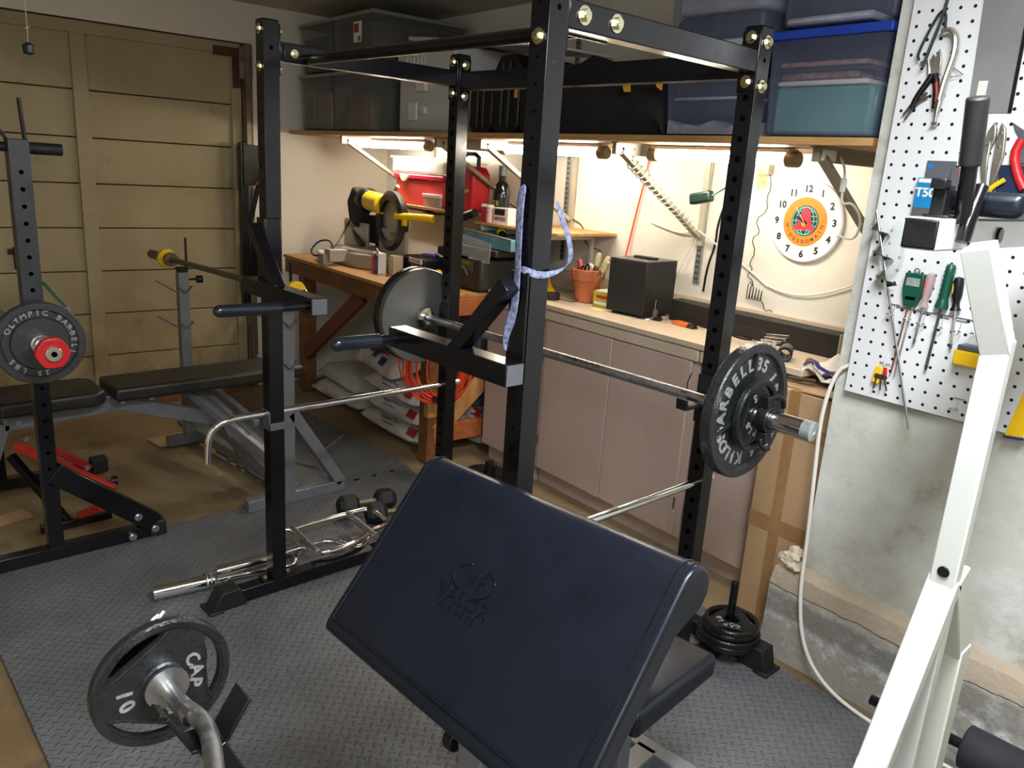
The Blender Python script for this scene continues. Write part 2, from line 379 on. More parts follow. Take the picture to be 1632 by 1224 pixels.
# wall_left is plaster with an opening for the old wooden door (y 0 .. 1.84, z 0 .. 2.12)
struct('wall_left', MB().b2((XG-.12, 1.90, -.02), (XG, YB, ZC)).b2((XG-.12, YF-.1, 2.125), (XG, 1.90, ZC)).b2((XG-.12, YF-.1, -.02), (XG, -1.6, 2.125)), PLAS)
struct('wall_right', MB().b2((XP, YP, -.02), (XR+.1, YB, ZC)), PLASR)
struct('wall_front', MB().b2((XG-.1, YF-.12, -.02), (XR+.1, YF, ZC)), PLAS)
struct('wall_side', MB().b2((XR, YF, -.02), (XR+.12, YP, ZC)), PLASR)
def footing():
    b = MB(); n = 40
    rnd = random.Random(3)
    x0, x1 = XP-.075, XR
    xs = [x0+(x1-x0)*i/n for i in range(n+1)]
    prof = lambda i: [(YP+.02, -.02), (YP-.065+rnd.uniform(-.003, .003), -.02), (YP-.06+rnd.uniform(-.006, .006), .10), (YP-.056+rnd.uniform(-.006, .006), .24), (YP-.038+rnd.uniform(-.01, .006), .285+rnd.uniform(-.006, .006)), (YP+.02, .315+rnd.uniform(-.012, .012))]
    rows = [[b.bm.verts.new((x, y, z)) for y, z in prof(i)] for i, x in enumerate(xs)]
    for i in range(n):
        for k in range(5): b.bm.faces.new((rows[i][k], rows[i][k+1], rows[i+1][k+1], rows[i+1][k]))
    b.bm.faces.new(rows[0]); b.bm.faces.new(list(reversed(rows[-1])))
    return b
struct('trim_1', footing(), LEDG)
rub = MB(); rr = random.Random(5)
for i in range(9): 
    n0 = len(rub.bm.verts); bmesh.ops.create_icosphere(rub.bm, subdivisions=2, radius=rr.uniform(.014, .026), matrix=Matrix.Translation((XP-.045+rr.uniform(-.02, .04), YP-.03+rr.uniform(-.02, .02), .315+rr.uniform(0, .04))) @ Matrix.Diagonal((1.2, .8, rr.uniform(.5, 1), 1)))
    rub.bm.verts.ensure_lookup_table()
    for v in list(rub.bm.verts)[n0:]: v.co += Vector((rr.uniform(-.006, .006), rr.uniform(-.005, .005), rr.uniform(-.006, .006)))
solo('rubble', rub, mat('broken plaster crumbs', srgb(205, 192, 172), .9, 0, .15, 30), 'crumbled lump of plaster on the end of the concrete footing', 'rubble', (0, 0, 0), RA, smooth=False)
# the old garage door: vertical stiles, top rail, horizontal boards
dr = thing('door_1', 'old cream wooden garage door with horizontal boards', 'door', R(XG, .1, 0), RA); dr['kind'] = 'structure'; del dr['category']
Mx = Matrix.Translation((-0.0, -.1, 0))
seams = [-.012, .03, .275, .527, .777, 1.024, 1.270, 1.518, 1.768, 2.055]
def boards(y0, y1, off):
    b = MB(); ss = [0.0]+[z+off for z in seams[2:-1]]+[2.06]
    for a, c in zip(ss, ss[1:]): b.b2((-.055, y0, a+.0025), (-.02, y1, c-.0025), Mx)
    return b
mk('board_panel', boards(.99, 1.785, 0), DOORM, dr, bev=.004)
mk('board_panel', boards(.08, .92, -.0), DOORM, dr, bev=.004)
mk('board_panel', boards(-.85, .0, .0), DOORM, dr, bev=.004)
mk('board_panel', boards(-1.6, -.93, .0), DOORM, dr, bev=.004)
mk('backing', MB().b2((-.075, -1.6, 0), (-.058, 1.8, 2.12), Mx), HOLE, dr)
for y0, y1 in ((.917, .995), (-.005, .085), (-.93, -.85), (1.775, 1.835)):
    mk('stile', MB().b2((-.056, y0, 0), (-.001, y1, 2.055), Mx), DOORM, dr, bev=.004)
mk('top_rail', MB().b2((-.056, -1.6, 2.052), (-.001, 1.835, 2.117), Mx), DOORM, dr, bev=.004)
struct('trim_2', MB().b2((XG-.1, 1.842, 0), (XG+.012, 1.9, 2.118)), mat('worn jamb paint', srgb(150, 122, 84), .7, 0, .2, 14, .3, 60, col2=srgb(92, 40, 26)), bev=.003)
struct('trim_3', MB().b2((XG-.02, .2, -.012), (XG+.14, 1.66, .035)), WOOD, bev=.004)
solo('corner_brace', MB().b2((0, 0, -.025), (.012, .16, .025)).b2((0, .11, -.2), (.012, .16, .0)), mat('rusty brown paint', srgb(88, 34, 24), .7, 0, .3, 20), 'rusty dark red brace at the top right corner of the garage door', 'brace', R(XG+.002, 1.672, 2.065), RA, smooth=False)
solo('door_track', MB().b2((0, 0, 0), (.03, .03, 2.12)).b2((-.0, -.03, 1.92), (.012, .05, 2.1)), mat('galvanised track', srgb(128, 118, 104), .4, .6, .2, 12), 'galvanised vertical door track beside the garage door jamb', 'track', R(XG+.02, 1.845, 0), RA, bev=.002)
wt = MB(); rr = random.Random(9)
for i in range(6): wt.sph((0, rr.uniform(-.012, .012), -.01-i*.018), .016, seg=7, sc=(.25, rr.uniform(.5, .9), .8))
solo('door_latch', MB().b2((0, -.02, -.06), (.014, .02, .06)).b2((0, -.045, .02), (.01, .0, .05)), mat('rusted latch', srgb(70, 42, 26), .8, .3, .3, 40), 'rusted latch plate on the left boards of the garage door', 'latch', R(XG-.019, .585, .86), RA, bev=.003)

# ------------------------------------------------------------------ interlocking foam mats
def edge(p0, p1, tooth=.05, amp=.009):
    """dovetail edge from p0 to p1 (without the last point), the same curve for both neighbours"""
    (x0, y0), (x1, y1) = p0, p1; Ld = sqrt((x1-x0)**2+(y1-y0)**2); n = max(1, round(Ld/tooth)); ux, uy = (x1-x0)/Ld, (y1-y0)/Ld
    if ux+uy > 0: nx, ny = -uy, ux; sgn = 1
    else: nx, ny = uy, -ux; sgn = 1
    pts = [(x0, y0)]
    for i in range(n):
        a, b = Ld*i/n, Ld*(i+1)/n; w = (b-a)
        k = i if (ux+uy) > 0 else n-1-i
        s = amp if k % 2 == 0 else -amp
        sl = .008
        if i == 0 or i == n-1: s = 0
        for t, o in ((a+.012-sl/2 if i else a+.012, s), (b-.012+sl/2, s)): pts.append((x0+ux*t+nx*o, y0+uy*t+ny*o))
    return pts
def tile(x0, y0, x1, y1, plain=()):
    c = [(x0, y0), (x1, y0), (x1, y1), (x0, y1)]; poly = []
    for i in range(4): poly += edge(c[i], c[(i+1) % 4]) if i not in plain else [c[i]]
    return poly
XS = [-3.10+.62*i for i in range(6)]; YS = [.32, .95, 1.58, 2.205]
GM = 'interlocking grey foam floor tiles under the power rack'
rows = ['the front row', 'the middle row, under the rack', 'the back row by the cabinets']
cols = ['leftmost', 'second from the left', 'third from the left', 'fourth from the left', 'rightmost']
for i in range(5):
    for j in range(3):
        x0, x1, y0, y1 = XS[i], XS[i+1], YS[j], YS[j+1]
        b = MB().prism([(x-x0, y-y0) for x, y in tile(x0, y0, x1, y1, (0,) if j == 0 else ((2,) if j == 2 and i > 2 else ()))], .012)
        solo('foam_mat', b, FOAM, 'grey textured foam tile, %s of %s' % (cols[i], rows[j]), 'floor mat', (x0, y0, -.012), 0, GM, bev=.0012, seg=1, smooth=False)
for (x0, x1, y0, y1, lb) in ((-2.48, -1.86, 2.215, 2.33, 'narrow toothed foam edge strip before the cabinets, left piece'), (-1.86, -1.24, 2.215, 2.33, 'narrow toothed foam edge strip before the cabinets, right piece')):
    solo('mat_edge_strip', MB().prism([(x-x0, y-y0) for x, y in tile(x0, y0, x1, y1)], .012), FOAM, lb, 'mat strip', (x0, y0, -.0119), 0, None, bev=.0012, seg=1, smooth=False)
for k, (x0, x1, y0, y1, lb) in enumerate(((-3.75, -3.10, 1.53, 2.22, 'dark foam tile under the weight bench, beside the front mat'), (-4.40, -3.75, 1.53, 2.22, 'dark foam tile behind the weight bench near the garage door'))):
    b = MB().prism([(x-x0, y-y0) for x, y in tile(x0, y0, x1, y1)], .012)
    solo('foam_mat', b, FOAM, lb, 'floor mat', (x0, y0, -.012), 0, None, bev=.0012, seg=1, smooth=False)
for k, (x, y, rz, w, d, lb) in enumerate(((-4.13, 1.42, .1, .16, .24, 'folded cardboard scrap under the rear foot of the grey bench'), (-3.03, 1.33, .3, .10, .13, 'torn cardboard scrap under the front foot of the grey bench'), (-3.53, .53, .2, .10, .16, 'brown cardboard scrap under the leg left of the squat stand'))):
    solo('cardboard_scrap', MB().box((0, 0, .003), (w, d, .003)).box((w*.1, -d*.1, .008), (w*.8, d*.8, .003), rx=.03), CRDB, lb, 'cardboard', (x, y, -.011), rz)
# ------------------------------------------------------------------ power rack  (rack axes = world axes)
XL, XN, YN, YR_, HT = -2.384, -1.186, 1.144, 1.875, 1.876
rack = thing('power_rack', 'tall black power rack cage with gold hex bolts, standing in the middle', 'power rack', (XL, YN, 0))
K = wrld(rack)
def bolt(mb, p, n, r=.0152):
    b = MB(); bolt_(b, p, n, r); mk('bolt', b, ZNC, rack)
def bolt_(mb, p, n, r):
    """hex bolt head with washer on face point p with outward normal n"""
    p = Vector(p); n = Vector(n).normalized()
    mb.cyl(p, p+n*.0025, r, 20, M=K); mb.cyl(p+n*.0025, p+n*.0105, r*.66, 6, M=K); mb.cyl(p+n*.0105, p+n*.0125, r*.5, 12, M=K)
def upright(x, y):
    b = MB().box((x, y, (HT+.05)/2), (.05, .05, HT-.05), K)
    b.mi(1)
    for i in range(34):
        z = .16+i*.05
        if z > 1.84: break
        for s in (-1, 1): b.cyl((x, y+s*.0245, z), (x, y+s*.0253, z), .0085 if y == YR_ else .0035, 12, M=K)
    for z in (1.80, 1.70): b.cyl((x+.0245, y, z), (x+.0253, y, z), .006, 10, M=K)
    b.mi(0); b.box((x, y, HT+.001), (.046, .046, .004), K)
    return mk('upright', b, [BLK, HOLE], rack, bev=.003)
for x in (XL, XN):
    for y in (YN, YR_): upright(x, y)
for x in (XL, XN):
    mk('base_beam', MB().b2((x-.025, .95, .004), (x+.025, 2.13, .052), K), BLK, rack, bev=.003)
    ft = MB().prism([(.895, 0), (1.02, 0), (1.0, .066), (.935, .066)], .068, K @ Matrix(((0, 0, 1, x-.034), (1, 0, 0, 0), (0, 1, 0, 0), (0, 0, 0, 1)))).b2((x-.045, .885, 0), (x+.045, .935, .010), K)
    mk('rubber_foot', ft, RUB, rack, bev=.004)
    bl = MB()
    for s in (-1, 1): bolt(bl, (x, YN+s*.042, .052), (0, 0, 1)); mk('foot_plate', MB().box((x, YN+s*.04, .055), (.05, .034, .006), K), BLK, rack)
    pass
mk('rear_base_beam', MB().b2((XL-.10, 2.13, .004), (-1.05, 2.18, .052), K), BLK, rack, bev=.003)
for x, s in ((-1.045, 1), (XL-.105, -1)):
    mk('rubber_foot', MB().prism([(x-s*.07, 0), (x+s*.03, 0), (x+s*.012, .078), (x-s*.05, .078)], .066, K @ Matrix(((1, 0, 0, 0), (0, 0, 1, 2.122), (0, 1, 0, 0), (0, 0, 0, 1)))).box((x+s*.018, 2.155, .006), (.05, .088, .011), K), RUB, rack, bev=.004)
mk('plate_peg', MB().cyl((-1.165, 2.13, .05), (-1.165, 2.13, .262), .0125, 24, M=K), BLK, rack, bev=.002)
mk('plate_peg', MB().cyl((XL, 2.155, .05), (XL, 2.155, .262), .0125, 24, M=K), BLK, rack, bev=.002)
# top side beams (along Y) with end plates
for x in (XL, XN):
    mk('side_beam', MB().b2((x-.0225, YN+.03, 1.768), (x+.0225, YR_-.03, 1.822), K), BLK, rack, bev=.003)
    for y, s in ((YN+.028, 1), (YR_-.028, -1)):
        mk('end_plate', MB().prism([(-.025, -.072), (.025, -.072), (.025, .072), (-.025, .072)], .005, K @ Matrix.Translation((x, y+.0025, 1.797)) @ Matrix.Rotation(pi/2, 4, 'X')), BLK, rack, bev=.002)
    bl = MB()
    for z in (1.851, 1.747):
        bolt(bl, (x, YN-.025, z), (0, -1, 0)); bolt(bl, (x, YN+.032, z), (0, 1, 0), .011); bolt(bl, (x, YR_-.032, z), (0, -1, 0))
    pass
# rear cross beam (along X) and pull-up bar
mk('cross_beam', MB().b2((XL+.03, YR_-.0225, 1.757), (XN-.03, YR_+.0225, 1.818), K), BLK, rack, bev=.003)
for x in (XL+.028, XN-.028): mk('end_plate', MB().box((x, YR_, 1.793), (.005, .05, .145), K), BLK, rack, bev=.002)
bl = MB()
for z in (1.842, 1.738): bolt(bl, (XL+.031, YR_, z), (1, 0, 0)); bolt(bl, (XN+.025, YR_, z), (1, 0, 0), .016)
pass
mk('pull_up_bar', MB().cyl((XL+.03, 1.262, 1.782), (XN-.03, 1.262, 1.782), .0155, 24, M=K).box((XL+.026, 1.262, 1.79), (.006, .16, .05), K).box((XN-.026, 1.262, 1.79), (.006, .16, .05), K), BLK, rack, bev=.0015)
bl = MB()
for y in (1.216, 1.312): bolt(bl, (XN+.0225, y, 1.797), (1, 0, 0), .0182); bolt(bl, (XL+.029, y, 1.792), (1, 0, 0), .0125)
pass

# J hooks, safety bars, dip handles
def jhook(x, z, lab):
    t = thing('bar_hook', lab, 'bar hook', (x, YR_-.025, z), group=None)
    mk('back_plate', MB().box((0, -.004, -.0), (.056, .006, .14)), BLKP, t, bev=.002)
    mk('cradle', MB().prism([(0, -.016), (-.105, -.016), (-.108, .014), (-.102, .016), (-.094, -.006), (0, -.006)], .034, Matrix.Translation((-.022, 0, 0)) @ Matrix(((0, 0, 1, 0), (1, 0, 0, 0), (0, 1, 0, 0), (0, 0, 0, 1)))), BLKP, t, bev=.0015)
    return t
BARZ = .932; BARY = 1.785
jhook(XN, BARZ-.018, 'black bar hook holding the loaded barbell on the right rear rack post')
jhook(XL, BARZ-.018, 'black bar hook holding the loaded barbell on the left rear rack post')
def safety(x, lab, hook):
    t = thing('safety_bar', lab, 'safety bar', (x, 1.05, .663))
    mk('rod', MB().cyl((0, .0, 0), (0, .885, 0), .0115, 24), CHR, t, bev=.001)
    mk('handle_hook', MB().tube([(0, .02, 0), (0, -.05, 0), (0, -.10, -.012), (-.01, -.125, -.05), (-.012, -.13, -.14)], .0115, 14, smooth=2), CHR, t)
    mk('lock_strap', MB().b2((-.03, .064, -.055), (.03, .068, .012)).b2((.026, .064, -.055), (.030, .12, -.03)), SIL2, t, bev=.001)
    return t
safety(XL, 'chrome safety bar with a bent hook handle, through the left side of the rack', True)
safety(XN, 'chrome safety bar through the right side of the rack, behind the preacher pad', True)

def dip(x, y, s, z, A, GL_, dx, lab):
    """arm runs from post inward (s=+1 to +X, -1 to -X); handle points toward -Y"""
    t = thing('dip_handle', lab, 'dip handle', (x, y, z))
    mk('arm', MB().b2((-.03*s, -.028, -.024), (A*s, .022, .024)), BLK, t, bev=.002)
    cx = (A*s if s > 0 else .03)
    mk('end_cap', MB().b2((cx, -.026, -.022), (cx+.0015, .020, .022)), SIL2, t)
    mk('sleeve', MB().b2((-.030, .022, -.02), (.024, .0285, .21)).b2((.0265*s, .024, .0), (.031*s, .075, .21)), BLK, t, bev=.002)
    mk('brace', MB().bar((.004*s, -.001, .185), (.165*s, -.003, .012), .036, .034), BLK, t, bev=.002)
    hx = (A-.03)*s
    mk('handle_bar', MB().cyl((hx, -.02, 0), (hx+dx*.35, -.02-GL_*.35, .0), .0125, 20), BLK, t)
    mk('grip', MB().tube([(hx+dx*.33, -.02-GL_*.33, .0), (hx+dx, -.02-GL_, .002)], .0165, 18).sph((hx+dx, -.02-GL_, .002), .0165), GRIPM, t)
    return t
GRIPM = mat('glossy grip', srgb(20, 26, 36), .25, 0, .1, 9, coat=.4)
d1 = dip(XL, YN-.055, 1, 1.094, .415, .255, .0, 'black dip handle arm with a long grip, on the left front rack post')
d2 = dip(XN, YN-.055, -1, 1.088, .40, .165, .0, 'black dip handle arm with a long grip, on the near front rack post')
# lifting straps looped on the near post
STR = mat('patterned wrist strap', srgb(140, 148, 184), .7, 0, .3, 110, col2=srgb(46, 44, 66))
def strap(pts, name, lab, w=.012):
    b = MB(); n = len(pts); pr = None
    for i in range(n):
        p = Vector(pts[i][:3]); d = Vector(pts[i][3:6]).normalized()*w
        a = b.bm.verts.new(p-d); c = b.bm.verts.new(p+d)
        if pr: b.bm.faces.new((pr[0], a, c, pr[1]))
        pr = (a, c)
    o = solo(name, b, STR, lab, 'strap', (0, 0, 0)); m = o.modifiers.new('s', 'SOLIDIFY'); m.thickness = .002; m.offset = 0
    u = o.modifiers.new('u', 'SUBSURF'); u.levels = 1; u.render_levels = 1
    return o
yq = YN-.029
strap([(-1.195, yq, 1.475, 1, 0, 0), (-1.196, yq-.008, 1.44, 1, 0, 0), (-1.198, yq-.004, 1.38, 1, 0, 0), (-1.193, yq-.006, 1.32, 1, -.2, .2), (-1.186, yq-.012, 1.27, 1, 0, .3), (-1.19, yq-.01, 1.22, 1, .1, -.2), (-1.205, yq-.01, 1.18, .6, .6, -.4), (-1.212, yq-.006, 1.145, .3, .9, 0), (-1.213, yq, 1.12, .1, 1, 0)], 'lifting_strap', 'grey blue patterned lifting strap hanging down the near rack post')
strap([(-1.160, yq+.06, 1.445, 0, 1, 0), (-1.152, yq+.07, 1.41, 0, 1, 0), (-1.146, yq+.09, 1.37, 0, 1, .2), (-1.142, yq+.10, 1.33, 0, 1, -.2), (-1.143, yq+.09, 1.305, 0, .7, .7), (-1.155, yq+.03, 1.288, 0, .2, 1), (-1.158, yq-.004, 1.30, 0, .2, 1), (-1.19, yq-.006, 1.305, .2, 0, 1)], 'lifting_strap', 'short patterned strap looped round the right side of the near rack post', .009)

# ------------------------------------------------------------------ weight plates and bars
def arc_text(mb, s, r, a0, size, da, M, inward=False, ext=.0012):
    n = len(s)
    for i, ch in enumerate(s):
        if ch == ' ': continue
        o = (i-(n-1)/2)*da
        a = a0-o if not inward else a0+o
        rot = (a-90 if not inward else a+90)
        mb.text(ch, size, M @ Matrix.Translation((r*cos(radians(a)), r*sin(radians(a)), 0)) @ Matrix.Rotation(radians(rot), 4, 'Z'), ext=ext, bold=size*.03)
def plate(name, lab, Rr, th, texts, loc, rot, m=CAST, group=None, hub=.30, rimw=.12, ribs=()):
    t = thing(name, lab, 'weight plate', loc, rot=rot, group=group)
    ri = Rr*(1-rimw); h = th/2; w = h*.45; hb = Rr*hub
    prof = [(.0255, -h), (hb, -h), (hb+.004, -w), (ri-.006, -w), (ri, -h), (Rr-.003, -h), (Rr, -h+.004), (Rr, h-.004), (Rr-.003, h), (ri, h), (ri-.006, w), (hb+.004, w), (hb, h), (.0255, h)]
    b = MB().lathe(prof, 64, closed=True)
    for a in ribs:
        b.box((cos(radians(a))*(hb+ri)/2, sin(radians(a))*(hb+ri)/2, w+.003), (ri-hb, .008, .008), rz=radians(a))
    mk('casting', b, m, t, ang=28)
    for s, rr, a0, size, da, inw in texts:
        l = MB(); arc_text(l, s, Rr*rr, a0, size, da, Matrix.Translation((0, 0, w+.0008)), inw); mk('lettering', l, LET, t, smooth=False)
    return t
RX = (0, pi/2, 0)          # plate axis along world X
barbell = thing('barbell', 'long chrome barbell racked across the power rack', 'barbell', (-1.785, BARY, BARZ))
Kb = wrld(barbell); xc = -1.74
mk('shaft', MB().cyl((xc-.66, BARY, BARZ), (xc+.66, BARY, BARZ), .014, 28, M=Kb), STL, barbell)
for a, c_ in ((-.50, -.28), (.23, .33), (.335, .52), (-.06, .06)): mk('knurling', MB().cyl((xc+a, BARY, BARZ), (xc+c_, BARY, BARZ), .0143, 28, M=Kb), KNU, barbell)
XE = -.834
for s, xe in ((1, XE), (-1, 2*xc-XE)):
    a = xc+s*.665
    mk('sleeve', MB().lathe([(0, 0), (.024, 0), (.036, .002), (.036, .012), (.030, .014), (.030, .026), (.0248, .03), (.0248, abs(xe-a)), (.0, abs(xe-a))], 40, Kb @ Matrix.Translation((a, BARY, BARZ)) @ Matrix.Rotation(s*pi/2, 4, 'Y')), CHR, barbell)
    mk('end_cap', MB().lathe([(.006, 0), (.0252, 0), (.0252, .024), (.022, .026), (.007, .026), (.006, .02)], 32, Kb @ Matrix.Translation((xe-s*.024, BARY, BARZ)) @ Matrix.Rotation(s*pi/2, 4, 'Y'), closed=True), mat('bright end cap', srgb(190, 200, 205), .3, .7, .1, 40), barbell)
P35 = [('BARBELL', .69, 238, .046, 16.5, False), ('35 LBS', .69, 132, .046, 15, False), ('16 KILOS', .69, 345, .046, 14.5, False)]
plate('weight_plate', 'large hammertone plate reading BARBELL 35, on the near end of the racked barbell', .178, .034, P35, (-1.022, BARY, BARZ+.004), RX, CAST, ribs=(180, 285, 60))
def grip_plate(name, lab, Rr, th, num, loc, rot, m=CAST, group=None, spin=0.0):
    t = thing(name, lab, 'weight plate', loc, rot=rot, group=group)
    def slot(a):
        r0, r1 = Rr*.71, Rr*.85; w = 40
        o = [(r1*cos(radians(a+w-2*w*i/12)), r1*sin(radians(a+w-2*w*i/12))) for i in range(13)]
        c = cos(radians(w))
        i1 = (r0*cos(radians(a-w*.78)), r0*sin(radians(a-w*.78))); i2 = (r0*cos(radians(a+w*.78)), r0*sin(radians(a+w*.78)))
        return o+[i1, i2]
    sl = [slot(spin+a) for a in (0, 120, 240)]
    b = MB().shape([circ(Rr*.97, 64), circ(.0255, 24)]+sl, th*.27, .0012)
    mk('casting', b, m, t, ang=30)
    rim = MB().lathe([(Rr*.88, -th*.42), (Rr*.97, -th*.5), (Rr, -th*.3), (Rr, th*.3), (Rr*.97, th*.5), (Rr*.88, th*.42)], 64, closed=True)
    rim.lathe([(.0255, -th*.5), (Rr*.30, -th*.5), (Rr*.34, -th*.27), (Rr*.34, th*.27), (Rr*.30, th*.5), (.0255, th*.5)], 40, closed=True)
    for s in sl:
        p = [(x*1.0, y*1.0, th*.30) for x, y in s[12:]]; rim.tube([p[0], p[1], p[2]], th*.13, 8)
    mk('rim', rim, m, t, ang=30)
    zz = Matrix.Translation((0, 0, th*.27+.0014))
    for s_, rr_, a_, z_, d_, i_ in ((num, .56, 185, .30, 21, True), ('CAP', .475, 2, .28, 25, False), ('LB', .46, 290, .26, 25, False)):
        l = MB(); arc_text(l, s_, Rr*rr_, spin+a_, Rr*z_, d_, zz, i_); mk('lettering', l, LET, t, smooth=False)
    return t
grip_plate('weight_plate', 'small glossy CAP plate pressed against the 35 plate, on the racked barbell', .095, .018, '5', (-.992, BARY, BARZ), RX, CAST2, spin=20)
# quick clamp
cl = thing('barbell_collar', 'black clamp collar on the near sleeve of the racked barbell', 'collar', (-.962, BARY, BARZ), rot=RX)
mk('ring', MB().lathe([(.026, -.012), (.036, -.012), (.038, 0), (.036, .016), (.026, .016)], 28, closed=True), BLKP, cl, bev=.001)
mk('jaw', MB().box((-.045, -.012, 0), (.03, .022, .028)).box((-.038, .018, 0), (.02, .02, .024)).tube([(-.05, -.01, .005), (-.058, .02, .01), (-.045, .05, .014), (-.02, .06, .012)], .007, 8, smooth=1), BLKP, cl, bev=.003)
mk('lever', MB().box((.048, -.006, .004), (.03, .03, .03)).tube([(.05, -.02, .004), (.075, -.02, .012), (.082, .015, .012)], .007, 8, smooth=1), BLKP, cl, bev=.003)
# left end: polished disc and a plate behind it
t = thing('weight_plate', 'big smooth silver steel plate at the far end of the racked barbell', 'weight plate', (-2.452, BARY, BARZ), rot=RX)
mk('disc', MB().lathe([(.0255, -.016), (.04, -.019), (.15, -.015), (.179, -.016), (.182, -.012), (.182, .012), (.179, .016), (.045, .015), (.040, .018), (.0255, .018)], 72, closed=True), mat('machined steel', srgb(122, 124, 124), .33, .75, .08, 3, .05, 300, aniso=(1, 1, 1)), t)
plate('weight_plate', 'dark cast plate hidden behind the smooth silver plate', .184, .03, [], (-2.486, BARY, BARZ), RX, CAST2)

# stack on the rack peg
GP = 'small round plates stacked on the rack peg'
zs = .056
for i, (r, th, num, lb) in enumerate(((.100, .022, '10', 'lowest and widest plate of the stack on the floor peg'), (.100, .02, '10', 'second plate from the floor in the peg stack'), (.088, .017, '5', 'third plate from the floor in the peg stack, just under the top one'), (.088, .017, '5', 'top plate of the peg stack, reading CAP and 5'))):
    grip_plate('weight_plate', lb, r, th, num, (-1.165+.004*i, 2.13-.003*i, zs+th/2), (0, 0, radians(200+20*i)), CAST2, GP, spin=40); zs += th+.002
# plates lying behind the near post
ps = thing('plate_tree', 'low black peg with a flat dark plate, on the floor by the cabinets', 'plate holder', (-2.80, 2.47, 0))
mk('base_plate', MB().lathe([(.013, .0), (.10, 0), (.11, .012), (.10, .022), (.05, .02), (.013, .02)], 40, closed=True), CAST2, ps)
mk('peg', MB().cyl((.03, 0, 0), (.03, 0, .085), .022, 20), BLKP, ps, bev=.002)

# triceps bar and curl bar lying beside the left base beam
tb = thing('triceps_bar', 'chrome triceps bar with a rectangular double grip frame, lying by the left rack foot', 'bar', (-2.53, 1.3, .03))
mk('sleeve', MB().cyl((-.012, -.31, .015), (.01, -.10, .02), .022, 28), CHR, tb, bev=.002)
mk('shaft', MB().tube([(.01, -.10, .02), (.0, -.03, .02), (-.0, .02, .02)], .012, 14), CHR, tb)
mk('frame_rail', MB().tube([(0, .02, .025), (-.03, .02, .03), (-.13, .0, .035), (-.137, .05, .035), (-.137, .36, .035), (-.125, .40, .035), (-.05, .41, .03), (.02, .40, .03), (.045, .36, .035), (.05, .28, .035), (.12, .20, .045), (.135, .10, .045), (.12, .03, .045), (.05, .02, .04), (0, .02, .025)], .0115, 14, smooth=2), CHR, tb)
for y in (.05, .30): mk('grip', MB().cyl((-.137, y, .036), (.125, y-.03, .048), .014, 20), STL, tb, bev=.001)
cb = thing('curl_bar', 'chrome wavy curl bar lying on the mat beside the left rack foot', 'bar', (-2.54, .9, .0))
mk('sleeve', MB().cyl((-.012, -.125, .028), (.018, .075, .028), .0255, 28), CHR, cb, bev=.002)
mk('shaft', MB().tube([(.018, .06, .028), (.03, .16, .025), (.05, .30, .02), (.07, .365, .02), (.01, .39, .025), (-.03, .46, .03), (-.02, .56, .03), (.06, .60, .025), (.1, .63, .025), (.05, .70, .03), (.0, .78, .03)], .011, 12, smooth=2), CHR, cb)
sc = thing('spring_collar', 'spring collar with wire handles clipped on the curl bar sleeve', 'collar', (-2.526, .955, .028))
mk('coil', MB().tube([(.031*cos(a*pi/6), -.012+a*.0012, .031*sin(a*pi/6)) for a in range(26)], .0035, 7), STL, sc)
mk('wire_handle', MB().tube([(.03, .012, .0), (.055, .04, .01), (.04, .065, .012)], .0035, 7).tube([(.0, -.01, .031), (.03, .04, .035), (.03, .07, .03)], .0035, 7), STL, sc)

# hex dumbbells
def dumbbell(lab, loc, rz, s=1.0):
    t = thing('dumbbell', lab, 'dumbbell', loc, rz, 'black rubber hex dumbbells between the rack legs')
    for k in (-1, 1):
        b = MB().cyl((k*.055*s, 0, 0), (k*.105*s, 0, 0), .047*s, 6).cyl((k*.105*s, 0, 0), (k*.125*s, 0, 0), .047*s, 6, r2=.033*s).cyl((k*.040*s, 0, 0), (k*.055*s, 0, 0), .034*s, 6, r2=.047*s) if k > 0 else MB().cyl((-.105*s, 0, 0), (-.055*s, 0, 0), .047*s, 6).cyl((-.125*s, 0, 0), (-.105*s, 0, 0), .033*s, 6, r2=.047*s).cyl((-.055*s, 0, 0), (-.040*s, 0, 0), .047*s, 6, r2=.034*s)
        bmesh.ops.rotate(b.bm, verts=b.bm.verts, cent=(0, 0, 0), matrix=Matrix.Rotation(radians(30), 3, 'X'))
        mk('head', b, RUB, t, bev=.003, smooth=False)
    mk('handle', MB().cyl((-.045*s, 0, 0), (.045*s, 0, 0), .013*s, 18), OLDS, t)
    return t
dumbbell('black hex dumbbell lying nearest the grey bench foot', (-2.765, 1.755, .043), radians(80), 1.05)
dumbbell('black hex dumbbell half hidden by the preacher pad', (-2.62, 1.81, .043), radians(72), 1.05)
# ------------------------------------------------------------------ preacher curl bench
pb = thing('preacher_bench', 'preacher curl bench with a big sloping navy black pad, in front', 'bench', (-.955, .905, 0), radians(5.1))
prof = [(-.137, -.150)]
for i in range(4): prof.append((-.137-.012*sin(i*.5), -.150+.010+i*.006))
prof = [(-.150, -.165), (-.158, -.150), (-.152, -.135)]
for i in range(0, 19):
    a = radians(137-i*12.5); prof.append((.112+.047*cos(a), .092+.047*sin(a)))
prof += [(.062, .028), (-.105, -.165)]
PZ = .748
b = MB().prism(prof, .655, Matrix(((0, 0, 1, -.3275), (1, 0, 0, 0), (0, 1, 0, PZ), (0, 0, 0, 1))))
def skew(x, y, z):
    k = max(0, (-.06-y)/.09)*(.016+(x+.3275)/.655*.034)
    return (x, y-.68*k, z-.73*k)
for v in b.bm.verts: v.co = skew(*v.co)
mk('arm_pad', b, LEA, pb, bev=.012, seg=4, ang=50)
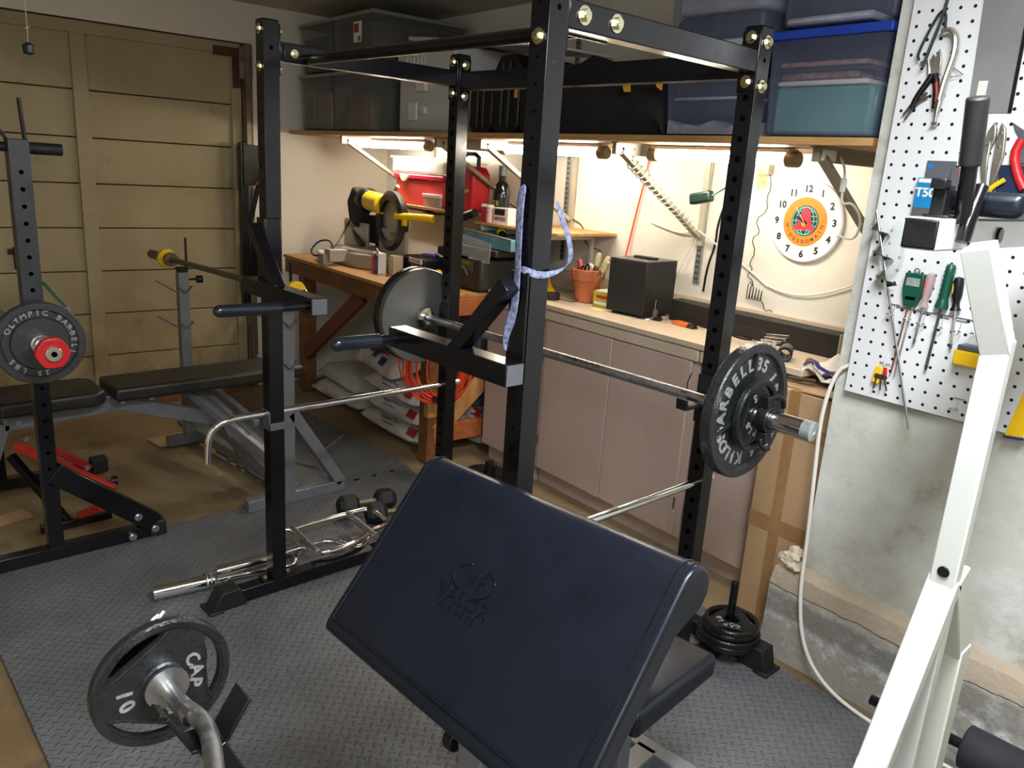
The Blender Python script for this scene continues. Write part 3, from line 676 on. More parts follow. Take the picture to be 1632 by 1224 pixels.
def stitch(x):
    pts = [skew(x, y, PZ+z) for y, z in [(-.150, -.129), (-.06, -.031), (.077, .1255)]+[(.112+.0485*cos(radians(137-i*18)), .092+.0485*sin(radians(137-i*18))) for i in range(1, 9)]]
    return pts
s = MB()
for x in (-.312, .312, .300): s.tube(stitch(x), .0016, 6)
s.tube([skew(-.31, -.148, PZ-.126), skew(.31, -.148, PZ-.126)], .0014, 6)
mk('seam', s, mat('dark piping', srgb(14, 16, 22), .3, 0, .1, 20, coat=.3), pb)
# embossed maker's mark on the pad
ang = atan2(.259, .2296)
ML = frame((-.050, -.0312, PZ+.0036), (1, 0, 0), (0, cos(ang), sin(ang)))
l = MB().text('VALOR', .036, ML @ Matrix.Translation((0, -.038, 0)), ext=.0005, bold=.0006, sx=1.15).text('F I T N E S S', .0155, ML @ Matrix.Translation((0, -.062, 0)), ext=.0005, sx=1.15).text('VF', .046, ML @ Matrix.Translation((.004, .006, 0)), ext=.0005, bold=.0008)
oval = lambda a0, a1: [(.050*cos(radians(a0+(a1-a0)*i/24)), .004+.030*sin(radians(a0+(a1-a0)*i/24)), 0) for i in range(25)]
l.tube([ML @ Vector(p) for p in oval(118, 244)], .0017, 6); l.tube([ML @ Vector(p) for p in oval(-64, 62)], .0017, 6)
mk('embossed_logo', l, mat('pressed vinyl', srgb(13, 15, 23), .22, 0, .1, 20, coat=.4), pb, smooth=False, label='pressed VALOR FITNESS mark in an open oval')
mk('post', MB().b2((.01, -.11, .02), (.07, -.05, .60)).b2((.16, -.02, .30), (.21, .03, .64)), SIL, pb, bev=.004)
mk('base_frame', MB().b2((-.03, -.30, 0), (.03, .62, .05)).b2((-.28, -.34, 0), (.28, -.29, .05)).b2((-.13, .60, 0), (.25, .65, .05)).b2((-.03, .43, .02), (.03, .48, .40)).b2((-.02, -.06, .30), (.02, .45, .34)).b2((-.03, -.04, .30), (.20, .0, .34)), SIL, pb, bev=.004)
mk('adjust_knob', MB().cyl((-.035, -.085, .455), (-.012, -.085, .455), .024, 12).cyl((-.012, -.085, .455), (.012, -.085, .455), .009, 12), BLKP, pb, bev=.003)
mk('seat_pad', MB().box((.035, .40, .415), (.29, .33, .062), None), LEA, pb, bev=.016, seg=4, ang=50)
# bar catch at the front of the bench
ct = MB()
cx = -1.0
kb = pb.matrix_basis.inverted() if False else (Matrix.Translation(pb.location) @ Matrix.Rotation(radians(5.1), 4, 'Z')).inverted()
ct.bar((cx, .306, .735), (cx, .338, .668), .006, .040, up=(1, 0, 0), M=kb); ct.bar((cx, .336, .668), (cx, .388, .662), .006, .050, up=(1, 0, 0), M=kb); ct.bar((cx, .386, .662), (cx, .424, .718), .006, .048, up=(1, 0, 0), M=kb)
ct.bar((cx, .297, .742), (cx, .308, .734), .006, .034, up=(1, 0, 0), M=kb)
mk('bar_catch', ct, BLKP, pb, bev=.0015)
mk('catch_arm', MB().bar((cx+.01, .366, .660), (-.86, .60, .12), .05, .035, up=(0, 1, 0), M=kb).bar((-.86, .60, .12), (-.93, .70, .04), .05, .035, up=(0, 1, 0), M=kb), BLK, pb, bev=.003)
# curl bar resting in the catch, with two plates
cb2 = thing('curl_bar', 'bent chrome curl bar with knurled grip, resting in the catch at bottom', 'bar', (-1.0, .35, .685)); Kc = wrld(cb2)
mk('shaft', MB().tube([(-1.14, .353, .685), (-1.06, .353, .685), (-1.03, .355, .684)], .0125, 20, M=Kc), STL, cb2)
mk('grip', MB().tube([(-1.055, .357, .685), (-1.03, .364, .685), (-.99, .366, .685), (-.94, .352, .685), (-.90, .338, .685), (-.84, .32, .685), (-.77, .33, .685), (-.70, .353, .685), (-.62, .353, .685)], .0135, 24, M=Kc, smooth=3), KNU, cb2)
mk('collar', MB().lathe([(.012, 0), (.032, 0), (.034, .003), (.034, .010), (.012, .010)], 36, Kc @ Matrix.Translation((-1.128, .353, .685)) @ Matrix.Rotation(pi/2, 4, 'Y')), STL, cb2)
mk('sleeve', MB().cyl((-1.255, .353, .685), (-1.12, .353, .685), .0245, 30, M=Kc), CHR, cb2, bev=.002)
grip_plate('weight_plate', 'hammertone plate reading 10 and CAP, on the curl bar at bottom left', .107, .022, '10', (-1.142, .353, .685), RX, CAST, spin=92)
plate('weight_plate', 'small dark plate behind the 10 plate on the curl bar', .082, .02, [], (-1.175, .353, .685), RX, CAST2)
sc2 = thing('spring_collar', 'wire spring collar behind the 10 plate on the curl bar', 'collar', (-1.215, .353, .685), rot=RX)
mk('coil', MB().lathe([(.026, 0), (.034, 0), (.034, .02), (.026, .02)], 24, closed=True), STL, sc2)
mk('wire_handle', MB().tube([(-.03, .0, .01), (-.075, .01, .012), (-.08, .02, .012)], .003, 7).tube([(-.03, .0, .0), (-.065, .03, -.01), (-.07, .035, -.01)], .003, 7), WPL, sc2)

# ------------------------------------------------------------------ grey weight bench with barbell
gb = thing('weight_bench', 'long black padded weight bench on a silver grey frame, by the garage door', 'bench', (-3.55, 1.3, 0)); Kg = wrld(gb)
mk('back_pad', MB().prism([(-.125, -.03), (.125, -.03), (.125, .03), (-.125, .03)], .86, Kg @ Matrix.Translation((-3.53, 1.80, .485)) @ Matrix.Rotation(radians(90), 4, 'X')), LEA2, gb, bev=.016, seg=4, ang=50)
sp = []
for i in range(9): sp.append((.15*cos(radians(90-i*11)), .15*sin(radians(90-i*11))))
seat = [(-.14, -.22), (-.14, .13), (-.10, .17), (.10, .17), (.14, .13), (.14, -.22)]
mk('seat_pad', MB().prism(seat, .06, Kg @ Matrix.Translation((-3.53, .74, .455))), LEA2, gb, bev=.016, seg=4, ang=50)
fr = MB()
fr.bar((-3.53, .55, .40), (-3.53, .98, .42), .05, .06, M=Kg); fr.bar((-3.53, .98, .42), (-3.53, 1.52, .24), .05, .06, M=Kg)
fr.bar((-3.53, .92, .44), (-3.53, 1.80, .45), .04, .04, M=Kg); fr.bar((-3.53, .55, .40), (-3.53, .42, .03), .05, .05, up=(1, 0, 0), M=Kg); fr.b2((-3.65, .40, 0), (-3.41, .45, .045), Kg)
fr.bar((-3.53, 1.45, .25), (-3.53, 1.53, .07), .05, .05, up=(1, 0, 0), M=Kg)
fr.bar((-3.55, 1.28, .43), (-3.10, 1.55, .12), .035, .035, M=Kg); fr.bar((-3.6, 1.35, .43), (-3.25, 1.6, .10), .03, .03, M=Kg)
mk('frame', fr, SIL, gb, bev=.003)
for x in (-4.02, -3.05):
    up = MB().b2((x-.025, 1.43, .045), (x+.025, 1.48, .90), Kg) if x < -3.5 else MB().b2((x-.025, 1.50, .045), (x+.025, 1.55, .90), Kg)
    mk('upright', up, SIL, gb, bev=.003)
fb = MB().b2((-4.045, 1.34, .0), (-3.995, 1.66, .05), Kg); mk('foot', fb, SIL, gb, bev=.003)
fb = MB().b2((-3.075, 1.33, .0), (-3.025, 1.80, .05), Kg); fb.bar((-3.05, 1.54, .42), (-3.05, 1.785, .04), .05, .05, up=(1, 0, 0), M=Kg); mk('foot', fb, SIL, gb, bev=.003)
mk('rear_beam', MB().bar((-4.02, 1.45, .26), (-3.05, 1.52, .07), .05, .05, M=Kg).bar((-4.0, 1.5, .05), (-3.06, 1.56, .05), .045, .045, M=Kg).bar((-3.9, 1.46, .40), (-3.3, 1.50, .30), .03, .03, M=Kg), SIL, gb, bev=.003)
mk('support_rod', MB().cyl((-3.2, 1.62, .12), (-3.05, 1.66, .13), .006, 8, M=Kg).cyl((-3.05, 1.68, .19), (-3.35, 1.98, .14), .006, 8, M=Kg), STL, gb)
# inner posts with bar forks, hooks and knob
for x, y in ((-4.02, 1.455), (-3.05, 1.525)):
    mk('fork_post', MB().b2((x-.021, y-.021, .88), (x+.021, y+.021, .925), Kg).b2((x-.003, y+.018, .90), (x+.015, y+.024, 1.07), Kg).b2((x-.02, y-.03, .915), (x+.02, y+.03, .922), Kg), BLKP, gb, bev=.001)
    hk = MB()
    for z in (.80, .62):
        hk.bar((x+.026, y-.03, z+.03), (x+.030, y+.0, z), .004, .03, up=(1, 0, 0), M=Kg); hk.bar((x+.030, y, z), (x+.028, y+.035, z+.03), .004, .03, up=(1, 0, 0), M=Kg)
        hk.cyl((x-.02, y-.03, z+.0), (x-.03, y-.12, z+.06), .004, 6, M=Kg)
    mk('lower_hook', hk, SIL2, gb)
mk('knob', MB().cyl((-4.0, 1.48, .865), (-3.995, 1.515, .865), .006, 8, M=Kg).cyl((-3.995, 1.515, .865), (-3.99, 1.545, .865), .019, 12, M=Kg), BLKP, gb, bev=.002)
for y, z in ((.99, .43), (1.11, .43), (1.50, .26), (.60, .40), (.62, .33)): mk('hinge_bolt', MB().cyl((-3.504, y, z), (-3.496, y, z), .010, 8, M=Kg), STL, gb)
bb = thing('barbell', 'tarnished barbell on the grey bench uprights, behind the left rack post', 'barbell', (-3.6, 1.47, .945)); Kq = wrld(bb)
mk('shaft', MB().cyl((-4.18, 1.452, .945), (-2.86, 1.492, .965), .0135, 20, M=Kq), OLDS, bb)
mk('sleeve', MB().cyl((-4.42, 1.445, .942), (-4.15, 1.453, .945), .0235, 20, M=Kq).lathe([(0, 0), (.036, 0), (.036, .02), (0, .02)], 20, Kq @ Matrix.Translation((-4.165, 1.452, .945)) @ Matrix.Rotation(pi/2, 4, 'Y')), OLDS, bb, bev=.002)
mk('sleeve', MB().cyl((-2.96, 1.490, .963), (-2.83, 1.494, .966), .0235, 20, M=Kq), CHR, bb, bev=.002)
def lock_collar(lab, loc, m, R0=.05):
    t = thing('barbell_collar', lab, 'collar', loc, rot=RX)
    b = MB().shape([[(R0*(1.0+.08*(i % 2))*cos(i*pi/6), R0*(1.0+.08*(i % 2))*sin(i*pi/6)) for i in range(12)], circ(.0245, 24)], .011, .003)
    mk('ring', b, m, t)
    mk('latch', MB().box((-R0*.95, .0, .002), (.014, .036, .02)).box((0, -R0*.95, .002), (.03, .012, .018)), m, t, bev=.003)
    return t
lock_collar('yellow ring collar on the far end of the tarnished barbell', (-4.215, 1.451, .944), YEL, .042)
lock_collar('yellow ring collar on the near end of the tarnished barbell, seen over the dip arm', (-2.90, 1.492, .966), YEL, .042)

# ------------------------------------------------------------------ squat stand at the left edge
ss = thing('squat_stand', 'black squat stand with a Y fork and pull bar, at the left edge', 'squat stand', (-3.06, .6, 0)); Kz = wrld(ss)
mk('base_beam', MB().b2((-3.085, -.4, .0), (-3.035, .925, .05), Kz), BLK, ss, bev=.003)
mk('rubber_foot', MB().b2((-3.092, .925, .0), (-3.028, .99, .062), Kz), RUB, ss, bev=.006)
b = MB().b2((-3.085, .575, .05), (-3.035, .625, .80), Kz)
b.mi(1)
for z in [.30+.06*i for i in range(8)]: b.cyl((-3.0345, .6, z), (-3.034, .6, z), .007, 10, M=Kz)
mk('upright', b, [BLK, HOLE], ss, bev=.003)
b = MB().b2((-3.09, .57, .75), (-3.03, .63, 1.49), Kz); b.mi(1)
for z in [.95+.055*i for i in range(9)]: b.cyl((-3.0295, .6, z), (-3.029, .6, z), .0075, 10, M=Kz)
mk('inner_post', b, [mat('worn grey black post', srgb(58, 60, 64), .4, .2, .1, 12), HOLE], ss, bev=.003)
mk('fork', MB().bar((-3.06, .575, 1.488), (-3.06, .535, 1.545), .006, .04, up=(1, 0, 0), M=Kz).bar((-3.06, .625, 1.488), (-3.06, .618, 1.62), .008, .03, up=(1, 0, 0), M=Kz).box((-3.06, .6, 1.49), (.045, .06, .006), Kz), BLKP, ss, bev=.001)
mk('pull_bar', MB().cyl((-3.08, .30, 1.468), (-3.08, .73, 1.465), .015, 20, M=Kz).cyl((-3.08, .63, 1.466), (-3.08, .735, 1.465), .0195, 20, M=Kz), RUB, ss)
mk('diagonal_brace', MB().bar((-3.05, .61, .34), (-3.05, .95, .055), .075, .045, up=(1, 0, 0), M=Kz), BLK, ss, bev=.003)
for y, z in ((.945, .035), (.86, .022), (.885, .10)): mk('bolt', MB().cyl((-3.026, y, z), (-3.018, y, z), .011, 8, M=Kz).cyl((-3.035, y, z), (-3.024, y, z), .015, 14, M=Kz), STL, ss)
ss2 = thing('squat_stand', 'second black squat stand with a red brace, behind the leftmost upright', 'squat stand', (-3.85, .6, 0)); Ky = wrld(ss2)
mk('base_beam', MB().b2((-3.875, .1, .0), (-3.825, .93, .05), Ky), BLK, ss2, bev=.003)
mk('rubber_foot', MB().b2((-3.88, .93, .0), (-3.82, 1.0, .07), Ky), RUB, ss2, bev=.006)
mk('upright', MB().b2((-3.875, .54, .05), (-3.825, .59, 1.02), Ky), BLK, ss2, bev=.003)
mk('red_brace', MB().bar((-3.82, .74, .19), (-3.82, .915, .04), .03, .065, up=(1, 0, 0), M=Ky), REDM, ss2, bev=.003)
for y, z in ((.90, .05), (.72, .19)): mk('bolt', MB().cyl((-3.80, y, z), (-3.785, y, z), .013, 8, M=Ky), STL, ss2)
ax = thing('ab_bench', 'red and black folding ab bench between the two squat stands', 'ab bench', (-3.4, .75, 0)); Kx = wrld(ax)
mk('red_tube', MB().bar((-3.50, .58, .31), (-3.22, .86, .155), .03, .03, M=Kx).bar((-3.28, .74, .05), (-3.20, .80, .10), .03, .03, M=Kx), mat('orange red tube', srgb(185, 48, 34), .4, 0, .1, 6), ax, bev=.004)
mk('frame', MB().bar((-3.5, .56, .27), (-3.3, .70, .02), .03, .03, M=Kx).bar((-3.30, .60, .016), (-3.30, .86, .016), .03, .03, M=Kx), BLK, ax, bev=.003)
mk('spring_pin', MB().cyl((-3.34, .83, .15), (-3.32, .89, .15), .006, 8, M=Kx).cyl((-3.325, .875, .15), (-3.318, .90, .15), .02, 12, M=Kx).cyl((-3.36, .80, .16), (-3.35, .83, .16), .018, 12, M=Kx), BLKP, ax)
# loaded bar on the stands
P25 = [('OLYMPIC', .74, 205, .026, 12.5, False), ('BARBELL', .74, 105, .026, 12.5, False), ('25 LBS', .74, 335, .026, 13, False), ('25', .40, 90, .03, 22, True)]
SB = (.598, .832)
b3 = thing('barbell', 'barbell with a red lock collar on the squat stand at the left edge', 'barbell', (-3.4, SB[0], SB[1])); Kw = wrld(b3)
mk('shaft', MB().cyl((-4.15, *SB), (-3.0, *SB), .014, 20, M=Kw), STL, b3)
mk('sleeve', MB().cyl((-2.985, *SB), (-2.80, *SB), .0248, 32, M=Kw).cyl((-2.985, *SB), (-2.955, *SB), .034, 32, M=Kw).cyl((-2.955, *SB), (-2.93, *SB), .030, 32, M=Kw), CHR, b3, bev=.002)
mk('end_bolt', MB().cyl((-2.80, *SB), (-2.797, *SB), .009, 16, M=Kw), HOLE, b3)
plate('weight_plate', 'dark plate reading OLYMPIC BARBELL 25, at the left edge', .140, .032, P25, (-2.99, *SB), RX, mat('grey cast plate', srgb(66, 68, 70), .45, .4, .1, 60, .3, 230), hub=.62, rimw=.16)
lock_collar('red ring collar on the chrome sleeve at the left edge', (-2.825, *SB), RED, .046)
# green clip on the stand
gc = thing('bungee_clip', 'green clip hanging from the squat stand upright', 'clip', (-3.03, .64, 1.0)); Ko = wrld(gc)
mk('cord', MB().tube([(-3.03, .632, 1.03), (-3.0, .66, .985), (-2.985, .685, .95)], .005, 8, M=Ko), GRN, gc)
mk('metal_ring', MB().tube([(-2.985+.0, .685+.012*cos(a), .935+.014*sin(a)) for a in [i*pi/5 for i in range(10)]], .002, 6, closed=True, M=Ko).tube([(-2.985, .687, .92), (-2.98, .695, .86)], .0018, 6, M=Ko), STL, gc)

# black arm attachment leaning behind the left rack post
bp = rthing('rack_attachment', 'black lat arm post with a curved hook, beside the garage door jamb', 'rack attachment', -4.965, 1.825, 0)
mk('post', MB().b2((-.03, -.045, .55), (.02, .0, 1.55)), BLK, bp, bev=.003)
mk('plate', MB().b2((.02, -.03, 1.30), (.03, .075, 1.54)), BLK, bp, bev=.003)
mk('curved_edge', MB().tube([(.03, .075, 1.55), (.03, .08, 1.50), (.03, .07, 1.46), (.03, .055, 1.42), (.03, .07, 1.37), (.03, .07, 1.33), (.03, .04, 1.305)], .006, 8, smooth=2), SIL2, bp)
mk('brace', MB().bar((0, .07, 1.3), (0, .0, 1.02), .025, .025, up=(1, 0, 0)), BLK, bp, bev=.002)
mk('lower_plate', MB().prism([(0, 1.0), (.08, 1.0), (.11, .75), (.0, .70)], .02, Matrix(((0, 0, 1, 0), (1, 0, 0, 0), (0, 1, 0, 0), (0, 0, 0, 1)))), BLK, bp, bev=.003)

# ------------------------------------------------------------------ white machine at the right edge
wm = thing('exercise_machine', 'white enamel exercise machine frame with black pad, at the right edge', 'exercise machine', (-.39, 1.44, 0)); Kv = wrld(wm)
Q = (-.385, 1.425)
mk('top_beam', MB().b2((-.53, 1.325, 1.417), (-.475, 2.02, 1.467), Kv), WHT, wm, bev=.003)
mk('beam_cap', MB().b2((-.5285, 1.320, 1.419), (-.4765, 1.326, 1.465), Kv), BLKP, wm, bev=.003)
mk('upright', MB().b2((-.413, 1.425, .0), (-.370, 1.453, 1.285), Kv), WHT, wm, bev=.003)
mk('upper_strut', MB().bar((-.435, 1.385, 1.430), (-.392, 1.445, 1.262), .044, .04, up=(0, 1, 0), M=Kv), WHT, wm, bev=.002)
mk('front_brace', MB().bar((-.392, 1.445, .85), (-.392, 1.278, .539), .03, .05, up=(1, 0, 0), M=Kv).bar((-.392, 1.284, .55), (-.392, .976, .0), .03, .05, up=(1, 0, 0), M=Kv), WHT, wm, bev=.003)
mk('rear_leg', MB().bar((-.392, 1.46, .86), (-.392, 1.575, .66), .05, .05, up=(1, 0, 0), M=Kv).bar((-.392, 1.575, .67), (-.392, 1.59, .0), .05, .055, up=(1, 0, 0), M=Kv), CREAM, wm, bev=.003)
mk('joint_bolt', MB().cyl((-.392, 1.425, .87), (-.392, 1.421, .87), .010, 16, M=Kv), BLKP, wm, bev=.001); mk('hole_plug', MB().cyl((-.475, 1.60, 1.44), (-.470, 1.60, 1.44), .014, 20, M=Kv), BLKP, wm, bev=.001)
mk('base_rail', MB().b2((-.40, 1.60, .08), (-.34, 2.1, .14), Kv).b2((-.30, 1.62, .10), (.2, 1.68, .16), Kv).b2((-.40, 1.74, .14), (-.34, 1.80, .22), Kv), CREAM, wm, bev=.004)
mk('foam_roller', MB().cyl((-.40, 1.90, .262), (.2, 1.90, .262), .052, 28, M=Kv), mat('black foam roller', srgb(24, 26, 34), .8, 0, .1, 20), wm, bev=.006)
mk('roller_rod', MB().cyl((-.62, 1.90, .255), (-.39, 1.90, .262), .013, 16, M=Kv).cyl((-.34, 1.72, .24), (.2, 1.72, .24), .012, 12, M=Kv), BLK, wm)
mk('handle_tube', MB().tube([(-.461, 1.390, 1.432), (-.461, 1.400, 1.470), (-.464, 1.432, 1.518)], .0115, 14, M=Kv, smooth=1).cyl((-.470, 1.397, 1.462), (-.470, 1.375, 1.565), .0125, 18, M=Kv), BLK, wm)
mk('handle_grip', MB().cyl((-.470, 1.380, 1.548), (-.470, 1.356, 1.648), .0165, 24, M=Kv), RUB, wm, bev=.004)
mk('bracket', MB().b2((-.512, 1.365, 1.467), (-.49, 1.40, 1.52), Kv).b2((-.512, 1.35, 1.512), (-.488, 1.372, 1.528), Kv).b2((-.52, 1.36, 1.467), (-.48, 1.43, 1.472), Kv), BLKP, wm, bev=.004)
mk('pad', MB().b2((-.53, 1.435, 1.472), (-.40, 1.95, 1.512), Kv), LEA, wm, bev=.014, seg=4)

# ------------------------------------------------------------------ pegboard and its tools (room coordinates)
PX0, PZ0 = -1.155, .925
pg = rsolo('pegboard', MB().b2((0, -.006, 0), (.95, 0, 1.22)), PEGM, 'white pegboard screwed to the concrete wall at right', 'pegboard', PX0, YP-.028, PZ0, smooth=False)
PGY = YP-.036
def ptool(name, lab, cat, x, z, ry=0.0, y=PGY, group=None):
    t = rthing(name, lab, cat, x, y, z, group=group); t.rotation_euler = (0, ry, RA) if ry else (0, 0, RA); return t
t = ptool('drill_bit', 'long soil auger bit with three spiral blades, hanging left on the pegboard', 'auger', -1.14, 1.453)
d = Vector((.20, 0, -.583))
mk('shaft', MB().cyl((0, -.03, 0), (d.x, -.02, d.z), .0032, 10), STL, t)
hb = MB(); n = 44; prev = None
for i in range(n+1):
    f = i/n; p = Vector((d.x*(.05+.30*f), -.03, d.z*(.05+.30*f))); a = f*2.7*2*pi+2.2; r = .026*min(1, 6*f+.25)
    o = p+Vector((cos(a)*r*.95, sin(a)*r*.8, cos(a)*r*.3)); v0, v1 = hb.bm.verts.new(p), hb.bm.verts.new(o)
    if prev: hb.bm.faces.new((prev[0], v0, v1, prev[1]))
    prev = (v0, v1)
o = mk('spiral_blade', hb, mat('worn green grey steel', srgb(96, 104, 92), .35, .6, .25, 20), t); mo = o.modifiers.new('s', 'SOLIDIFY'); mo.thickness = .0012
t = ptool('safety_goggles', 'clear safety goggles hanging behind the auger blades', 'goggles', -1.075, 1.36)
mk('lens', MB().tube([(0, -.02, .07), (.03, -.03, .05), (.038, -.035, 0), (.03, -.03, -.06), (-.005, -.025, -.08), (-.03, -.025, -.06), (-.03, -.03, 0), (-.02, -.02, .05)], .003, 8, closed=True, smooth=1).sph((0, -.022, -.005), .04, sc=(.85, .3, 1.7), seg=20), GLS, t)
t = ptool('soil_meter', 'dark green soil meter with two thin probes on the pegboard', 'meter', -1.005, 1.25)
mk('body', MB().prism([(-.026, .045), (.026, .045), (.027, .0), (.014, -.045), (-.016, -.045), (-.027, 0)], .022, Matrix.Rotation(pi/2, 4, 'X')), GRN, t, bev=.003)
mk('dial_window', MB().box((0, -.0235, .022), (.036, .002, .022)), mat('grey dial', srgb(150, 160, 155), .3, 0, .2, 30), t)
mk('slot', MB().box((0, -.0235, -.022), (.026, .002, .007)), HOLE, t)
mk('hang_ring', MB().tube([(.007*cos(a), -.012, .051+.007*sin(a)) for a in [i*pi/4 for i in range(8)]], .0018, 6, closed=True), GRN, t)
mk('copper_probe', MB().cyl((-.006, -.012, -.045), (-.018, -.012, -.24), .0022, 8), mat('copper rod', srgb(140, 82, 60), .4, .7, .1, 20), t)
mk('steel_probe', MB().cyl((.006, -.012, -.045), (-.006, -.012, -.24), .0022, 8), STL, t)
def driver(lab, x, z, L1, L2, r, m, lean, blade, stripe=None, rings=False):
    t = ptool('screwdriver', lab, 'screwdriver', x, z, lean, y=PGY-.016, group='screwdrivers in the pegboard rings')
    if rings: pr = [(0, 0), (r*.7, -.002), (r, -.012)]+[(r*(1 if i % 2 else .86), -.014-i*(L1-.03)/14) for i in range(14)]+[(r*1.25, -L1+.006), (r*1.25, -L1), (0, -L1)]
    else: pr = [(0, 0), (r*.8, -.003), (r, -.015), (r*.95, -L1*.55), (r*.62, -L1*.75), (r*.72, -L1*.9), (r*1.05, -L1+.002), (r*1.05, -L1), (0, -L1)]
    mk('handle', MB().lathe(pr, 20), m, t)
    if stripe is not None: mk('handle_inlay', MB().sph((-r*.55, -r*.62, -L1*.35), L1*.2, sc=(.22, .16, 1)), stripe, t)
    mk('shaft', MB().cyl((0, 0, -L1), (0, 0, -L2+.012), .003 if not rings else .0038, 10).prism([(-.0025, 0), (.0025, 0), (.0045, .014), (-.0045, .014)], .0015, Matrix.Translation((0, .0008, -L2)) @ Matrix.Rotation(pi/2, 4, 'X')), blade, t)
driver('small screwdriver with a clear and red handle, left of the green one', -.963, 1.302, .092, .196, .0125, mat('clear amber handle', srgb(200, 170, 170), .15, 0, .1, 12, alpha=.6), .06, STL, RED)
driver('long screwdriver with a ribbed green handle, in the middle of the row', -.918, 1.332, .118, .29, .0135, GRN, .04, mat('dark shank', srgb(96, 98, 100), .4, .8, .1, 20), None, True)
driver('black screwdriver with a yellow inlay, rightmost of the row', -.893, 1.302, .088, .19, .0130, BLKP, -.08, CHR, YEL)
# wire rings and rails
ring = None
for i, (x, z) in enumerate(((-1.052, 1.175), (-1.003, 1.17), (-.965, 1.165), (-.917, 1.163), (-.870, 1.162), (-.825, 1.165), (-.836, .958))):
    b = MB().tube([(.0, 0, .024), (0, -.004, .0), (0, -.012, 0)], .0014, 6).tube([(.011*cos(a), -.022+.010*sin(a), 0) for a in [k*pi/6 for k in range(12)]], .0014, 6, closed=True).tube([(-.014, -.002, .026), (.014, -.002, .026)], .0013, 6)
    lb = ['auger rod', 'soil meter probes', 'red-handled screwdriver', 'green-handled screwdriver', 'black and yellow screwdriver'][i] if i < 5 else None
    rsolo('peg_hook', b, STL, ('small wire peg ring holding the %s' % lb) if lb else ('empty wire peg ring at the right end of the row' if i == 5 else 'empty wire peg ring near the lower edge of the pegboard'), 'peg hook', x, YP-.036, z, group='wire ring hooks on the pegboard')
rsolo('wire_rail', MB().tube([(0, 0, 0), (.24, 0, -.001)], .0014, 6), STL, 'thin horizontal wire rail behind the row of screwdrivers', 'rail', -1.047, YP-.038, 1.196)
t = ptool('key_bunch', 'bunch of keys with a yellow tag on the lower left of the pegboard', 'keys', -1.045, 1.03)
mk('hook', MB().tube([(0, 0, .03), (0, -.012, 0), (-.012, -.014, .003)], .0014, 6).tube([(-.018, -.004, .004), (.012, -.004, .002)], .0013, 6), STL, t)
mk('yellow_tag', MB().box((-.014, -.014, -.032), (.020, .005, .050), ry=.12), YEL, t, bev=.003)
mk('red_tag', MB().box((.006, -.012, -.018), (.012, .004, .022), ry=-.15), RED, t, bev=.002)
for a, x in ((.1, -.012), (-.12, .0), (-.35, .010)):
    k_ = MB().cyl((0, -.001, 0), (0, .001, 0), .008, 12, M=Matrix.Translation((x, -.018, -.035)) @ Matrix.Rotation(a, 4, 'Y')); k_.box((0, 0, -.022), (.004, .002, .032), Matrix.Translation((x, -.018, -.035)) @ Matrix.Rotation(a, 4, 'Y'))
    mk('key', k_, mat('brass key', srgb(120, 108, 84), .35, .8, .1, 20), t)
t = ptool('staple_box', 'blue and grey box of T50 staples on the pegboard', 'box', -1.008, 1.445)
mk('card_back', MB().b2((-.030, -.004, .0), (.045, -.001, .145)), mat('grey card', srgb(92, 94, 100), .5, 0, .05), t)
mk('carton', MB().b2((-.038, -.022, .0), (.012, -.004, .10)), mat('blue carton', srgb(20, 130, 190), .4, 0, .06), t, bev=.001)
mk('print', MB().text('T50', .032, frame((-.012, -.0228, .062), (1, 0, 0), (0, 0, 1)), ext=.0003, bold=.001).box((-.014, -.0225, .093), (.04, .001, .010)), PAPER, t, smooth=False)
mk('grey_panel', MB().b2((-.038, -.0226, 0), (.012, -.0215, .024)), mat('grey panel', srgb(90, 90, 94), .5), t)
mk('colour_dots', MB().cyl((-.018, -.0045, .130), (-.018, -.0038, .130), .008, 14), mat('blue dot', srgb(30, 120, 190), .5), t)
t = ptool('staple_box', 'staple carton with a red corner half hidden by the black handle', 'box', -.955, 1.45)
mk('carton', MB().b2((-.012, -.016, .02), (.03, -.002, .125)), mat('grey card two', srgb(100, 100, 108), .5), t, bev=.001)
mk('red_corner', MB().b2((.008, -.0168, .10), (.03, -.0155, .125)), RED, t)
# locking pliers and grips
def lock_plier(lab, x, z, ry, big=1.0):
    t = ptool('locking_pliers', lab, 'pliers', x, z, ry)
    N2 = mat('nickel steel', srgb(188, 184, 172), .28, .85, .1, 20)
    P_ = Matrix.Rotation(pi/2, 4, 'X')
    mk('fixed_handle', MB().prism([(.008, .07), (.022, .055), (.026, .03), (.030, -.01), (.022, -.075), (.010, -.080), (.006, -.03), (.004, .03)], .012, P_), N2, t, bev=.003)
    mk('jaw', MB().prism([(-.008, .072), (-.020, .05), (-.024, .015), (-.006, .0), (.002, .03), (.0, .055)], .010, P_), N2, t, bev=.003)
    mk('lever', MB().prism([(-.006, .02), (-.022, .01), (-.020, -.03), (-.008, -.078), (.002, -.080), (-.004, -.03)], .008, Matrix.Translation((0, -.004, 0)) @ P_), N2, t, bev=.002)
    r_ = MB()
    for a, b in ((-.012, .02), (.014, .012), (.012, .045)): r_.cyl((a, -.014, b), (a, -.010, b), .004, 10)
    mk('rivets', r_, CHR, t)
    mk('screw', MB().cyl((.016, -.006, -.078), (.016, -.006, -.098), .006, 14).cyl((.016, -.006, -.098), (.016, -.006, -.115), .004, 12), STL, t)
    return t
lock_plier('pair of nickel locking pliers, jaws up, right of the black foam handle', -.882, 1.615, .0)
